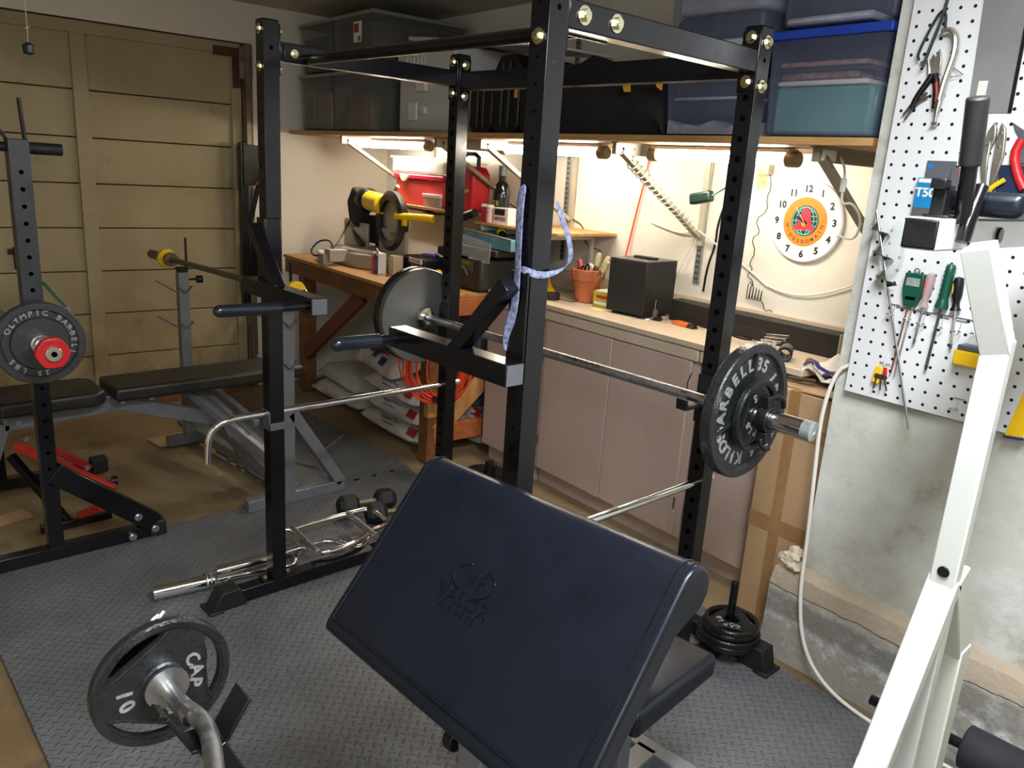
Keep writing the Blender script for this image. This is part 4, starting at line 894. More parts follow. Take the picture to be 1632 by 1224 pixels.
# cluster hanging upper left
t = ptool('locking_pliers', 'curved locking pliers hanging behind the red-gripped pliers, top left of the pegboard', 'pliers', -1.035, 1.80)
NK = mat('bright nickel', srgb(200, 196, 186), .25, .85, .1, 20); P_ = Matrix.Rotation(pi/2, 4, 'X')
mk('curved_jaw', MB().tube([(-.02, -.02, .105), (.0, -.02, .11), (.018, -.02, .09), (.022, -.02, .05), (.010, -.02, -.01), (.006, -.02, -.06)], .011, 10, smooth=2, flat=(.012, .008)), NK, t)
mk('screw', MB().cyl((.006, -.02, -.055), (.004, -.02, -.09), .0075, 16).cyl((.004, -.02, -.09), (.004, -.02, -.118), .0045, 12).box((.004, -.02, -.118), (.014, .01, .007)), STL, t)
t = ptool('wire_hanger', 'dark bent steel hook at the top left of the pegboard', 'hook', -1.065, 1.97)
mk('rod', MB().tube([(.015, -.02, .12), (.005, -.02, -.02), (-.012, -.025, -.10), (-.02, -.03, -.15)], .004, 10, smooth=1).tube([(.014, -.02, -.055), (.010, -.02, -.02), (-.004, -.02, -.012), (-.022, -.02, -.05), (-.045, -.02, -.115), (-.038, -.02, -.13)], .0035, 10, smooth=2), mat('dark green steel', srgb(40, 54, 52), .35, .4, .1, 20), t)
t = ptool('pliers', 'pliers with black and red grips hanging open, top left of the pegboard', 'pliers', -1.062, 1.805)
mk('head', MB().prism([(-.016, .0), (.014, .0), (.012, .035), (.002, .062), (-.004, .04), (-.012, .05), (-.018, .03)], .010, P_).tube([(-.04, -.01, .03), (-.02, -.01, .035), (-.012, -.01, .0)], .004, 8), NK, t, bev=.002)
for s, mm in ((-1, BLKP), (1, BLKP)):
    mk('grip', MB().tube([(s*.003, -.01, .0), (s*.012, -.012, -.02), (s*(.032 if s < 0 else .018), -.012, -.055), (s*(.040 if s < 0 else .020), -.012, -.085)], .008, 12, smooth=2), BLKP, t)
mk('red_inlay', MB().tube([(.016, -.021, -.022), (.023, -.021, -.05), (.024, -.020, -.07)], .005, 8), mat('wine red grip', srgb(150, 30, 44), .5), t)
t = ptool('tongs', 'thin curved steel tongs poking out left under the red-gripped pliers', 'tongs', -1.09, 1.76)
mk('arms', MB().tube([(.02, -.01, .0), (-.01, -.012, -.02), (-.032, -.012, -.055)], .0032, 8, smooth=2).tube([(.024, -.01, -.01), (-.002, -.012, -.025), (-.026, -.012, -.066)], .0032, 8, smooth=2), mat('brownish steel', srgb(120, 104, 92), .3, .7, .15, 20), t)
rsolo('peg_hook', MB().tube([(-.03, 0, .03), (.02, -.018, .0), (-.018, -.012, -.006)], .0016, 6), STL, 'thin wire peg hook right of the hanging pliers', 'peg hook', -1.005, YP-.036, 1.80)
# handsaw
t = ptool('handsaw', 'broad handsaw blade hanging teeth-left at the top of the pegboard', 'saw', -.93, 1.85)
teeth = []
for i in range(46):
    z = .28-i*.0092; x0 = -.055+(.28-z)*.055
    teeth += [(x0-.0022, z), (x0, z-.0046)]
mk('blade', MB().prism([(.062, -.142), (.052, .28)]+teeth+[(-.036, -.142)], .0012, P_), mat('polished saw steel', srgb(170, 172, 176), .36, .6, .05, 3, aniso=(1, 1, 1)), t, smooth=False)
mk('spine', MB().prism([(.062, -.142), (.052, .28), (.060, .28), (.070, -.142)], .004, Matrix.Translation((0, .001, 0)) @ P_), BLKP, t)
mk('price_label', MB().b2((-.020, -.0022, -.105), (.002, -.0014, -.065)), PAPER, t)
# snips with red grips
t = ptool('tin_snips', 'red-handled snips at the right edge of the pegboard', 'snips', -.80, 1.61)
mk('blades', MB().prism([(-.05, .075), (-.01, .05), (.0, .02), (-.02, .03), (-.04, .055)], .006, P_).prism([(-.03, .04), (.03, .03), (.02, -.02), (-.02, -.02)], .008, P_), SIL2, t, bev=.001)
mk('grip', MB().tube([(-.02, -.01, .035), (-.03, -.012, .0), (-.01, -.012, -.05), (.01, -.012, -.08)], .011, 12, smooth=1), RED, t)
mk('grip', MB().tube([(.02, -.01, .03), (.03, -.012, .0), (.03, -.012, -.05), (.03, -.012, -.09)], .011, 12, smooth=1), RED, t)
t = ptool('small_carton', 'navy blister pack behind the nickel locking pliers', 'carton', -.835, 1.535)
mk('card', MB().b2((-.02, -.008, -.02), (.05, -.002, .05)), mat('navy card', srgb(24, 40, 74), .4), t)
mk('yellow_wrench', MB().tube([(-.04, -.02, -.02), (-.02, -.02, .0), (.0, -.02, .015)], .006, 8), YEL, t)
t = ptool('parts_bin', 'small yellow bin with a grey lid, behind the white machine post', 'bin', -.825, 1.10)
mk('tray', MB().b2((-.03, -.05, -.018), (.04, -.0, .02)), YEL, t, bev=.003); mk('lid', MB().b2((-.026, -.046, .02), (.036, -.004, .034)), SIL2, t, bev=.003)
t = ptool('hand_tool', 'yellow bladed tool hanging at the far right edge of the pegboard', 'tool', -.69, 1.0)
mk('blade', MB().prism([(-.02, -.08), (.02, -.075), (.035, .10), (.01, .10)], .004, P_), YEL, t); mk('edge', MB().tube([(-.022, -.003, -.082), (.022, -.003, -.077)], .004, 8), INKB, t)

# ------------------------------------------------------------------ cabinets, counter and what stands there
CZ, CY = .90, 2.435
ca = rthing('storage_cabinet', 'pinkish beige double-door cabinet in the middle of the row', 'cabinet', -2.80, CY, 0)
def doorset(t, w, doors, kick=.07, h=CZ-.025):
    mk('carcass', MB().b2((0, .018, kick), (w, YB-CY, h)).b2((0, .05, -.012), (w, YB-CY, kick)), CAB, t, bev=.002)
    for a, b_, hinge in doors:
        d = mk('door', MB().b2((a, 0, kick+.01), (b_, .018, h-.055)), CAB, t, bev=.004)
        hx = a-.002 if hinge < 0 else b_+.002
        hg = MB()
        for z in (.20, .62): hg.cyl((hx, -.003, z), (hx, -.003, z+.05), .0035, 8)
        k_ = mk('hinge', hg, mat('old brass hinge', srgb(120, 104, 84), .5, .6, .2, 30), t); k_.parent = d
    mk('bent_top_rail', MB().b2((0, -.004, h-.052), (w, .018, h-.004)), CTOP, t, bev=.006)
doorset(ca, .93, [(.03, .465, -1), (.468, .90, 1)])
# the left unit faces the same way and ends at the work bench
cl_ = rthing('storage_cabinet', 'narrow beige cabinet, leftmost of the row beside the work bench', 'cabinet', -3.215, 2.41, 0)
mk('carcass', MB().b2((0, .018, .07), (.41, .44, .875)).b2((.02, .05, -.012), (.40, .44, .07)), CAB, cl_, bev=.002)
mk('door', MB().b2((.02, 0, .08), (.38, .018, .82)), CAB, cl_, bev=.004)
mk('bent_top_rail', MB().b2((0, -.004, .824), (.41, .018, .872)), CTOP, cl_, bev=.006)
cr_ = rthing('storage_cabinet', 'beige cabinet at the right end of the row, behind the loaded plate', 'cabinet', -1.865, CY, 0)
doorset(cr_, .36, [(.03, .33, -1)])
mk('wire_pull', MB().tube([(-.02, -.01, .78), (-.03, -.014, .74), (-.028, -.012, .71)], .002, 6), BLKP, cr_)
ctp = rsolo('countertop', MB().b2((0, -.012, -.026), (1.38, YB-CY, 0)).b2((-.415, -.025, -.026), (0, YB-CY, 0)).b2((-.415, YB-CY-.016, 0), (1.55, YB-CY-.0, .10)).b2((1.38, .225, -.026), (1.55, YB-CY, 0)), CTOP, 'beige laminate counter with a low backsplash over the cabinets', 'countertop', -2.80, CY, CZ, bev=.004)
# cardboard box standing on end
cbx = rthing('cardboard_box', 'tall taped cardboard box between the cabinets and the concrete wall', 'cardboard box', -1.49, 2.345, -.012)
mk('carton', MB().b2((0, 0, 0), (.275, .46, .855)), CRDB, cbx, bev=.004)
mk('packing_tape', MB().b2((.085, -.0012, .0), (.125, 0, .856)).b2((.0, -.0016, .70), (.275, -.0008, .75)).b2((0, -.0018, .34), (.275, -.001, .395)).b2((.085, 0, .855), (.125, .44, .8563)).b2((.235, -.0014, 0), (.2755, 0, .856)), TAPE, cbx, smooth=False)
mk('top_flap', MB().b2((.0, .03, .856), (.12, .42, .862)).box((.19, .2, .864), (.14, .4, .006), ry=-.04), CRDB, cbx, bev=.001)
# counter objects
def rt(name, lab, cat, x, y, z=CZ, rz=0, group=None): return rthing(name, lab, cat, x, y, z, rz, group)
sw = rt('subwoofer', 'matte black cube subwoofer standing on the counter', 'speaker', -2.515, 2.56, CZ, radians(6))
sw.scale = (.95, .9, 1)
mk('cabinet', MB().b2((0, .004, .012), (.215, .25, .245)), mat('matte black', srgb(20, 20, 21), .5, 0, .1, 20), sw, bev=.003)
mk('front_grille', MB().b2((.002, -.002, .014), (.213, .004, .243)), mat('grille cloth', srgb(18, 18, 18), .75, 0, .1, 90), sw, bev=.002)
mk('top_panel', MB().b2((.0, .0, .245), (.215, .25, .249)), mat('satin black top', srgb(60, 62, 62), .3, 0, .1, 10), sw, bev=.001)
mk('remote', MB().b2((.04, .13, .249), (.16, .17, .258)), BLKP, sw, bev=.003)
for x, y in ((.03, .03), (.185, .03), (.03, .22), (.185, .22)): mk('foot', MB().cyl((x, y, 0), (x, y, .012), .012, 12), BLKP, sw)
sb = rt('soundbar', 'long black soundbar lying along the backsplash', 'soundbar', -2.26, 2.70, CZ, 0)
mk('body', MB().b2((0, 0, .004), (.80, .085, .092)), mat('black mesh bar', srgb(24, 22, 20), .6, 0, .1, 40), sb, bev=.004)
mk('end_cap', MB().b2((-.004, .0, .002), (0, .086, .094)), CHR, sb); mk('end_cap', MB().b2((.80, .0, .002), (.804, .086, .094)), BRK, sb)
po = rt('flower_pot', 'terracotta flower pot holding brushes and scissors', 'pot', -2.755, 2.66)
po.scale = (1.12,)*3
mk('pot', MB().lathe([(0, .004), (.040, .0), (.046, .004), (.062, .095), (.070, .097), (.074, .140), (.070, .143), (.064, .139), (.058, .10), (.042, .02), (0, .015)], 40), TERR, po)
pat = MB()
for i in range(16):
    a = 2*pi*i/16
    for s in (-1, 1): pat.tube([(.0735*cos(a), .0735*sin(a), .100), (.0755*cos(a+s*.2), .0755*sin(a+s*.2), .138)], .0011, 5)
mk('lattice_pattern', pat, TERR, po)
PO = R(-2.755, 2.66, CZ)
def inpot(name, lab, cat, dx, dy, dz, rx, ry, group=None):
    t = thing(name, lab, cat, PO+Vector((dx, dy, dz)), rot=(rx, ry, RA), group=group); return t
bg = 'paint brushes in the terracotta pot'
for i, (dx, dy, rx, ry, lb) in enumerate(((.028, .0, .0, .22, 'paint brush with cream bristles, leftmost of the three in the pot'), (.040, .01, -.04, .42, 'paint brush with yellowish bristles, middle of the three in the pot'), (.044, -.012, .05, .62, 'paint brush leaning farthest right in the pot'))):
    t = inpot('paint_brush', lb, 'brush', dx, dy, .07, rx, ry, bg)
    mk('handle', MB().tube([(0, 0, -.02), (0, 0, .08)], .006, 10), WOODL, t); t.scale = (1.12,)*3; mk('ferrule', MB().box((0, 0, .09), (.024, .010, .025)), STL, t, bev=.002)
    mk('bristles', MB().prism([(-.012, .10), (.012, .10), (.014, .135), (.008, .155), (-.006, .158), (-.013, .14)], .012, Matrix.Translation((0, .006, 0)) @ P_), mat('bristle', srgb(206, 194, 150), .9, 0, .2, 60, .6, 200, aniso=(1, 1, .1)), t, bev=.002)
t = inpot('screwdriver', 'screwdriver with a clear and red handle sticking out of the terracotta pot', 'screwdriver', -.03, .0, .12, 0, -.42)
mk('handle', MB().cyl((0, 0, .0), (0, 0, .085), .011, 12), mat('pink clear handle', srgb(215, 120, 125), .2), t, bev=.003); mk('red_stripe', MB().cyl((-.002, -.004, .01), (-.002, -.004, .08), .009, 10), RED, t)
for k, (dx, ry) in enumerate(((-.012, .05), (.012, .12))):
    t = inpot('scissors', 'black-handled scissors in the pot, %s loop' % ('left' if k == 0 else 'right') if k == 0 else 'taller pair of black-handled scissors in the pot', 'scissors', dx, -.02, .10, 0, ry)
    mk('blade', MB().box((0, 0, -.02), (.012, .003, .08)), STL, t)
    mk('handle', MB().tube([(.012*cos(a)-.008, 0, .05+k*.012+.022*sin(a)) for a in [i*pi/6 for i in range(12)]], .0042, 8, closed=True).tube([(.011*cos(a)+.018, 0, .030+.014*sin(a)) for a in [i*pi/6 for i in range(12)]], .004, 8, closed=True), BLKP, t)
t = inpot('paint_brush', 'fan of pale bristles behind the scissors in the pot', 'brush', .0, .025, .10, .1, .1)
mk('bristles', MB().prism([(-.025, .03), (.03, .03), (.035, .075), (.0, .09), (-.032, .075)], .02, P_), mat('pale bristle', srgb(226, 214, 190), .9, 0, .15, 60), t, bev=.004)
pk = rt('smart_speaker', 'small round black puck speaker on the counter', 'speaker', -2.865, 2.535)
mk('puck', MB().lathe([(0, 0), (.040, 0), (.042, .003), (.042, .029), (.039, .032), (0, .032)], 36), mat('charcoal puck', srgb(36, 34, 34), .5), pk)
mk('front_notch', MB().box((-.004, -.0405, .018), (.036, .006, .012)), HOLE, pk)
mk('cable', MB().tube([(.04, .01, .01), (.08, .03, .004), (.12, .05, .004), (.10, .10, .03), (.13, .13, .05)], .002, 6, smooth=2), BLKP, pk)
yb = rt('screw_box', 'open yellow and green cardboard box behind the subwoofer corner', 'box', -2.645, 2.60, CZ, radians(8))
mk('carton', MB().b2((0, 0, 0), (.135, .11, .075)), mat('yellow green carton', srgb(196, 178, 62), .5, 0, .25, 14, col2=srgb(140, 132, 40)), yb, bev=.002)
mk('red_band', MB().b2((.02, -.001, .045), (.135, .0, .058)), INKR, yb); mk('white_band', MB().b2((.01, -.001, .015), (.11, .0, .028)), PAPER, yb)
mk('flap', MB().b2((.01, .005, .075), (.125, .10, .079)), PAPER, yb)
rsolo('sticky_note', MB().b2((0, 0, 0), (.07, .05, .0015)), mat('pale yellow paper', srgb(236, 236, 150), .7), 'pale yellow note lying in front of the yellow box', 'note', -2.60, 2.535, CZ, radians(5))
op = rt('orange_case', 'flat orange plastic piece on the counter in front of the soundbar', 'plastic piece', -2.19, 2.635, CZ, -.1)
mk('body', MB().b2((0, 0, 0), (.085, .045, .016)), mat('burnt orange plastic', srgb(222, 112, 50), .4), op, bev=.003)
for i, (x, y, lb) in enumerate(((-2.27, 2.64, 'black binder clip left of the orange piece'), (-2.085, 2.645, 'black binder clip right of the orange piece'))):
    t = rt('binder_clip', lb, 'clip', x, y, CZ, .3+i, 'binder clips on the counter')
    mk('jaw', MB().prism([(-.018, 0), (.018, 0), (.006, .018), (-.006, .018)], .04, Matrix.Translation((0, .02, 0)) @ P_), BLKP, t, bev=.001)
    mk('wire_arm', MB().tube([(.01, -.01, .004), (.04, -.012, .008), (.04, .012, .008), (.01, .01, .004)], .0014, 6), CHR, t)
cp = rt('charger_post', 'small grey adapter standing beside the subwoofer', 'adapter', -2.29, 2.62)
mk('body', MB().b2((0, 0, 0), (.016, .02, .045)), SIL2, cp, bev=.003); mk('pin', MB().cyl((.004, .01, .045), (.006, .01, .09), .0014, 6), CHR, cp)
mt = rt('messy_wire', 'bent metal snippets lying on the counter edge near the clip', 'wire', -2.33, 2.585)
mk('wire', MB().tube([(0, 0, .003), (.02, .01, .004), (.035, -.01, .003), (.05, .008, .004)], .002, 6, smooth=1), STL, mt)
# power tool with lime body, cut by the near post
lt = rt('cordless_tool', 'lime green and black cordless sander on the counter left end', 'power tool', -3.10, 2.52, CZ, .15)
mk('body', MB().sph((.06, .04, .055), .055, sc=(1.2, .7, .9), seg=24).b2((-.0, .0, .0), (.13, .08, .035)), LIME, lt, bev=.006)
mk('base', MB().b2((-.01, -.006, .0), (.14, .09, .018)), BLKP, lt, bev=.005); mk('name_plate', MB().b2((.02, -.004, .03), (.08, .0, .05)).text('RYOBI', .014, frame((.05, -.0045, .04), (1, 0, 0), (0, 0, 1)), ext=.0003), BLKP, lt)
lt2 = rt('cordless_tool', 'yellow and black cordless tool to the right of the near post', 'power tool', -2.955, 2.585, CZ, -.3)
mk('body', MB().tube([(-.07, .02, .07), (-.03, .01, .05), (.02, .0, .035), (.06, -.01, .028)], .022, 14, smooth=1), YEL, lt2)
mk('base', MB().b2((-.06, -.02, .0), (.085, .03, .022)).tube([(-.075, .0, .06), (-.02, -.02, .05), (.05, -.03, .03)], .008, 8), BLKP, lt2, bev=.004)
# things on the cardboard box and the counter's right end
BZ = .85
bt = rthing('tongs', 'tweezer-like metal clamps with black loops, on the right end of the counter', 'clamps', -1.80, 2.60, CZ)
mk('loop', MB().tube([(.10, .02, .05), (.02, .03, .06), (-.06, .0, .055), (-.05, -.03, .03), (.02, -.02, .02), (.10, .0, .03)], .004, 8, smooth=2), BLKP, bt)
mk('jaws', MB().tube([(.09, .02, .05), (.18, .03, .06)], .005, 8).tube([(.09, .01, .04), (.18, .015, .048)], .005, 8).tube([(.09, .0, .03), (.17, .0, .036)], .005, 8), CHR, bt)
bt2 = rthing('clamp_pile', 'tangled small chrome clips beside the pipe pieces', 'clips', -1.70, 2.56, CZ)
for i in range(7):
    rr = random.Random(i); a = rr.uniform(0, 3)
    mk('clip', MB().tube([(rr.uniform(-.03, .05), rr.uniform(-.03, .03), .006+.006*i), (rr.uniform(-.0, .07), rr.uniform(-.03, .03), .008+.006*i), (rr.uniform(.02, .09), rr.uniform(-.03, .03), .006+.005*i)], .004, 8, smooth=1), CHR, bt2)
for x, y, m_, lb, r_ in ((-1.545, 2.50, SIL2, 'grey pipe coupling lying on the counter end', .024), (-1.47, 2.54, mat('brass ring', srgb(170, 130, 60), .4, .6), 'black pipe piece with a brass ring on the cardboard box', .018)):
    t = rthing('pipe_fitting', lb, 'pipe', x, y, BZ+.022 if x > -1.5 else CZ+.002, .5, group='pipe pieces beside the clamps')
    mk('tube', MB().lathe([(r_*.72, 0), (r_, 0), (r_, .10), (r_*.72, .10)], 24, Matrix.Translation((0, -.03, r_)) @ Matrix.Rotation(-pi/2, 4, 'X'), closed=True), m_, t)
    mk('collar', MB().lathe([(r_*.9, -.004), (r_*1.12, -.004), (r_*1.12, .02), (r_*.9, .02)], 24, Matrix.Translation((0, -.03, r_)) @ Matrix.Rotation(-pi/2, 4, 'X'), closed=True), BLKP, t)
sk = rthing('snack_bag', 'crumpled white snack bag with a blue wave, on the cardboard box', 'bag', -1.345, 2.50, BZ+.0)
rr = random.Random(11); b = MB(); g = [[b.bm.verts.new((i*.028-.09, j*.03-.07, .045+.018*sin(i*1.3+j)+rr.uniform(-.006, .006)+(.03 if j > 3 else 0))) for j in range(7)] for i in range(8)]
for i in range(7):
    for j in range(6): b.bm.faces.new((g[i][j], g[i+1][j], g[i+1][j+1], g[i][j+1]))
mk('bag', b, PAPER, sk, smooth=False).modifiers.new('s', 'SOLIDIFY').thickness = .002
mk('blue_wave', MB().tube([(i*.02-.09, -.05+.008*sin(i*1.6), .066+.018*sin((i*.02)/.028*1.3-.2)+.006*sin(i*1.6)) for i in range(9)], .008, 6, flat=(.010, .003)), INKB, sk)
mk('yellow_patch', MB().box((.05, .04, .10), (.06, .04, .004), ry=.3), YEL, sk)
mk('dark_base', MB().sph((.03, -.01, .03), .05, sc=(1.4, .9, .6)), BLKP, sk)
rsolo('marker_pen', MB().cyl((0, 0, 0), (.085, .03, .004), .007, 12), mat('brown marker', srgb(70, 44, 30), .5), 'short brown marker lying on the cardboard box front edge', 'marker', -1.455, 2.40, BZ+.019)
# white hose down the wall corner
rsolo('hose', MB().tube([(-1.16, 2.235, 1.0), (-1.195, 2.225, .975), (-1.212, 2.21, .84), (-1.20, 2.21, .65), (-1.18, 2.20, .43), (-1.155, 2.165, .25), (-1.10, 2.14, .10), (-1.0, 2.13, .02), (-.85, 2.12, .0), (-.6, 2.13, .0)], .0062, 12, smooth=3), WPL, 'white hose running down the corner of the concrete wall to the floor', 'hose', 0, 0, 0)
# ------------------------------------------------------------------ long upper shelf, brackets and lamps
SZ = 1.648
shf = rthing('upper_shelf', 'long brown board shelf above the lamps, running the length of the back wall', 'shelf', -4.97, 2.135, SZ)
sa = atan2(2.235-2.135, 3.76)
mk('board', MB().prism([(-.06, 0), (3.76, .10), (3.76, .68), (-.06, .68)], .024, Matrix.Translation((0, 0, -.024))), SHELF, shf, bev=.002)
mk('front_edge', MB().bar((-.06, -.004, -.012), (3.76, .096, -.012), .008, .022, up=(0, 0, 1)), PLY, shf, bev=.001)
def shelf_y(x): return 2.135+(x+4.97)/3.76*.10
GB = 'shelf brackets under the upper shelf'
for i, (x, m_, lb, kind) in enumerate(((-4.44, BRK, 'pale bracket at the left end of the upper shelf, above the mitre saw', 0), (-3.46, BRK2, 'olive grey bracket behind the left rear rack post', 0), (-3.10, BRK, 'pale bracket just left of the near rack post', 0), (-2.25, BRK, 'bracket above the subwoofer, its strut wrapped in white string', 1), (-1.41, BRK2, 'dark olive bracket with a paper label, above the clock', 2))):
    y0 = shelf_y(x)+.045
    t = rthing('shelf_bracket', lb, 'bracket', x, y0, SZ-.024, group=GB)
    Dp = YB-y0-.02
    mk('top_arm', MB().b2((-.011, 0, -.045), (.011, Dp, -.0)).b2((-.022, 0, -.004), (.022, Dp, 0)), m_, t, bev=.002)
    strut = MB().bar((0, .04, -.03), (0, Dp-.01, -.36), .020, .030, up=(1, 0, 0))
    mk('strut', strut, m_, t, bev=.002)
    mk('wall_foot', MB().b2((-.014, Dp-.004, -.40), (.014, Dp+.014, -.02)), m_, t, bev=.001)
    mk('screw_hole', MB().cyl((.0112, .04, -.022), (.0118, .04, -.022), .005, 10).cyl((.0112, .10, -.022), (.0118, .10, -.022), .003, 8), HOLE, t)
    if kind == 1:
        h = []
        for k in range(140):
            f = k/139; a = f*16*2*pi; c = Vector((0, .09+(Dp-.14)*f, -.065-.255*f)); h.append(c+Vector((.019*cos(a), .012*sin(a), .020*sin(a))))
        mk('wrapped_string', MB().tube(h, .0035, 6), WPL, t)
    if kind == 2:
        mk('paper_label', MB().b2((.0112, .02, -.040), (.0122, .10, -.008)), PAPER, t)
TUBM = mat('lit lamp tube', (1, .93, .78), .5, emit=(1.0, .915, .76), es=TUBE_STR)
CAPM = mat('beige lamp end cap', srgb(150, 132, 96), .5)
GL = 'fluorescent lamps under the upper shelf'
for i, (a, c, lb) in enumerate(((-4.62, -3.86, 'lit fluorescent lamp above the mitre saw, leftmost of the lamps'), (-3.13, -2.50, 'lit fluorescent lamp crossed by the near rack post, middle of the lamps'), (-2.17, -1.60, 'lit fluorescent lamp above the clock, rightmost of the lamps'))):
    y = 2.42; t = rthing('fluorescent_lamp', lb, 'lamp', (a+c)/2, y, SZ-.026, group=GL)
    L = (c-a)/2
    mk('housing', MB().b2((-L-.02, -.03, -.014), (L+.02, .03, 0)), WPL, t, bev=.003)
    mk('lit_tube', MB().cyl((-L, 0, -.034), (L, 0, -.034), .019, 16), TUBM, t)
    mk('end_cap', MB().cyl((-L-.045, 0, -.034), (-L, 0, -.034), .026, 18), CAPM, t, bev=.003)
    mk('end_cap', MB().cyl((L, 0, -.034), (L+.045, 0, -.034), .026, 18), CAPM, t, bev=.003)
# slotted standards on the back wall
def slots(h0, h1, n=0):
    b = MB(); z = h0+.02
    while z < h1-.02:
        for s in (-1, 1): b.box((s*.0055, -.0125, z), (.004, .001, .014))
        z += .025
    return b
for x, z0, z1, lb in ((-3.15, 1.05, 2.2, 'slotted wall upright behind the near rack post'), (-2.25, 1.06, 2.15, 'slotted wall upright left of the clock, behind the green adapter'), (-4.20, 1.15, 2.2, 'slotted wall upright behind the mitre saw')):
    t = rthing('slotted_upright', lb, 'shelf upright', x, YB, 0, group='slotted shelf uprights on the back wall')
    mk('channel', MB().b2((-.016, -.012, z0), (.016, 0, z1)), ALU, t, bev=.001); mk('slot_rows', slots(z0, z1), HOLE, t)
# clock
ck = rthing('wall_clock', 'round white wall clock with an orange WINGSDOMAIN centre', 'clock', -1.752, YB-.012, 1.372)
ck.rotation_euler = (pi/2, radians(-2), RA)
mk('dial', MB().lathe([(0, -.01), (.150, -.01), (.156, -.004), (.156, .004), (.151, .009), (0, .009)], 72), mat('white clock dial', srgb(240, 240, 236), .35), ck)
mk('orange_disc', MB().cyl((0, 0, .009), (0, 0, .0098), .094, 64), mat('clock orange', srgb(240, 128, 28), .5, 0, .02), ck)
nb = MB()
for h in range(1, 13):
    a = radians(90-30*h); nb.text(str(h), .036, Matrix.Translation((.124*cos(a), .124*sin(a), .0094)), ext=.0004, bold=.0016)
mk('numerals', nb, INKK, ck, smooth=False)
lg = MB(); s = 'WINGSDOMAIN'
for i, ch in enumerate(s):
    a = 180+12+i*(156/10); lg.text(ch, .019, Matrix.Translation((.076*cos(radians(a)), .076*sin(radians(a)), .0102)) @ Matrix.Rotation(radians(a+90), 4, 'Z'), ext=.0003, bold=.0005)
mk('lettering', lg, mat('dark purple print', srgb(70, 30, 60), .5), ck, smooth=False)
em = MB().cyl((0, .004, .0098), (0, .004, .0104), .058, 48); mk('emblem_ring', em, INKK, ck)
em = MB().cyl((0, .004, .0104), (0, .004, .0108), .054, 48); mk('emblem_globe', em, mat('black globe', srgb(18, 40, 40), .5), ck)
gl = MB()
for k in (-.036, -.018, 0, .018, .036):
    w_ = sqrt(.053**2-k*k); gl.tube([(-w_, .004+k, .011), (w_, .004+k, .011)], .0014, 5)
for k in (.018, .038, .053):
    gl.tube([(k*cos(a), .004+.053*sin(a), .011) for a in [i*pi/16 for i in range(32)]], .0014, 5, closed=True)
mk('globe_lines', gl, mat('cyan line', srgb(110, 220, 210), .5), ck)
mk('red_letter_mark', MB().prism([(-.046, -.030), (-.030, -.040), (-.018, -.030), (.0, -.040), (.018, -.030), (.034, -.040), (.046, -.030), (.030, -.010), (.022, .030), (.010, .050), (-.006, .050), (-.016, .030), (-.030, -.010)], .0008, Matrix.Translation((0, .004, .0118))), mat('clock red', srgb(214, 40, 60), .5), ck, smooth=False)
mk('yellow_w', MB().text('W', .022, Matrix.Translation((0, -.010, .0132)), ext=.0003, bold=.001), YEL, ck, smooth=False)
hd = MB().prism([(-.005, -.012), (.005, -.012), (.003, .050), (-.003, .050)], .001, Matrix.Translation((0, 0, .0155)) @ Matrix.Rotation(radians(61), 4, 'Z'))
hd.prism([(-.006, -.012), (.006, -.012), (.004, .036), (-.004, .036)], .001, Matrix.Translation((0, 0, .0145)) @ Matrix.Rotation(radians(55), 4, 'Z')).cyl((0, 0, .012), (0, 0, .018), .006, 16)
mk('hands', hd, INKK, ck, smooth=False)
mk('second_hand', MB().box((0, .03, .018), (.0014, .08, .0006), Matrix.Rotation(radians(36), 4, 'Z')), WPL, ck)
# adapter, cables and cords on the wall
ad = rthing('power_adapter', 'dark green power adapter box hanging by its cable in front of the wall', 'adapter', -2.045, 2.56, 1.438); ad.rotation_euler = (0, radians(-12), RA)
mk('case', MB().b2((-.055, -.02, -.022), (.045, .02, .022)), mat('green black case', srgb(24, 44, 38), .35), ad, bev=.010, seg=3)
mk('label', MB().b2((.0, -.012, .0222), (.018, .012, .0228)), PAPER, ad)
mk('cable', MB().tube([(.045, 0, 0), (.08, .02, .02), (.12, .06, .04), (.16, .10, .08)], .004, 8, smooth=1), GRN, ad)
def wire(lab, pts, r, m_, sm=2): return rsolo('cable', MB().tube(pts, r, 8, smooth=sm), m_, lab, 'cable')
yw = YB-.012
wire('thin orange cord hanging down the wall to the subwoofer', [(-2.60, yw, 1.60), (-2.61, yw, 1.5), (-2.655, yw, 1.3), (-2.68, yw, 1.16), (-2.67, yw-.04, 1.05)], .004, ORG)
wire('black cable dropping from a plug to the soundbar', [(-2.10, yw, 1.57), (-2.115, yw, 1.50), (-2.17, yw, 1.33), (-2.165, yw, 1.24), (-2.195, yw, 1.14), (-2.20, yw, 1.03)], .005, BLKP)
wire('white cord running from the wrapped bracket down to the right', [(-2.55, yw, 1.30), (-2.35, yw, 1.26), (-2.27, yw-.02, 1.30), (-2.18, yw-.05, 1.27), (-2.05, yw, 1.19), (-1.95, yw, 1.14), (-1.88, yw, 1.10)], .004, WPL)
wire('white cord sagging across the wall under the clock', [(-1.93, yw, 1.13), (-1.85, yw, 1.09), (-1.72, yw, 1.085), (-1.60, yw, 1.12), (-1.42, yw, 1.21), (-1.28, yw, 1.27)], .0035, WPL)
wire('thin pale cord hanging left of the slotted upright', [(-2.26, yw, 1.32), (-2.30, yw, 1.20), (-2.36, yw, 1.08), (-2.36, yw, .99)], .003, WPL)
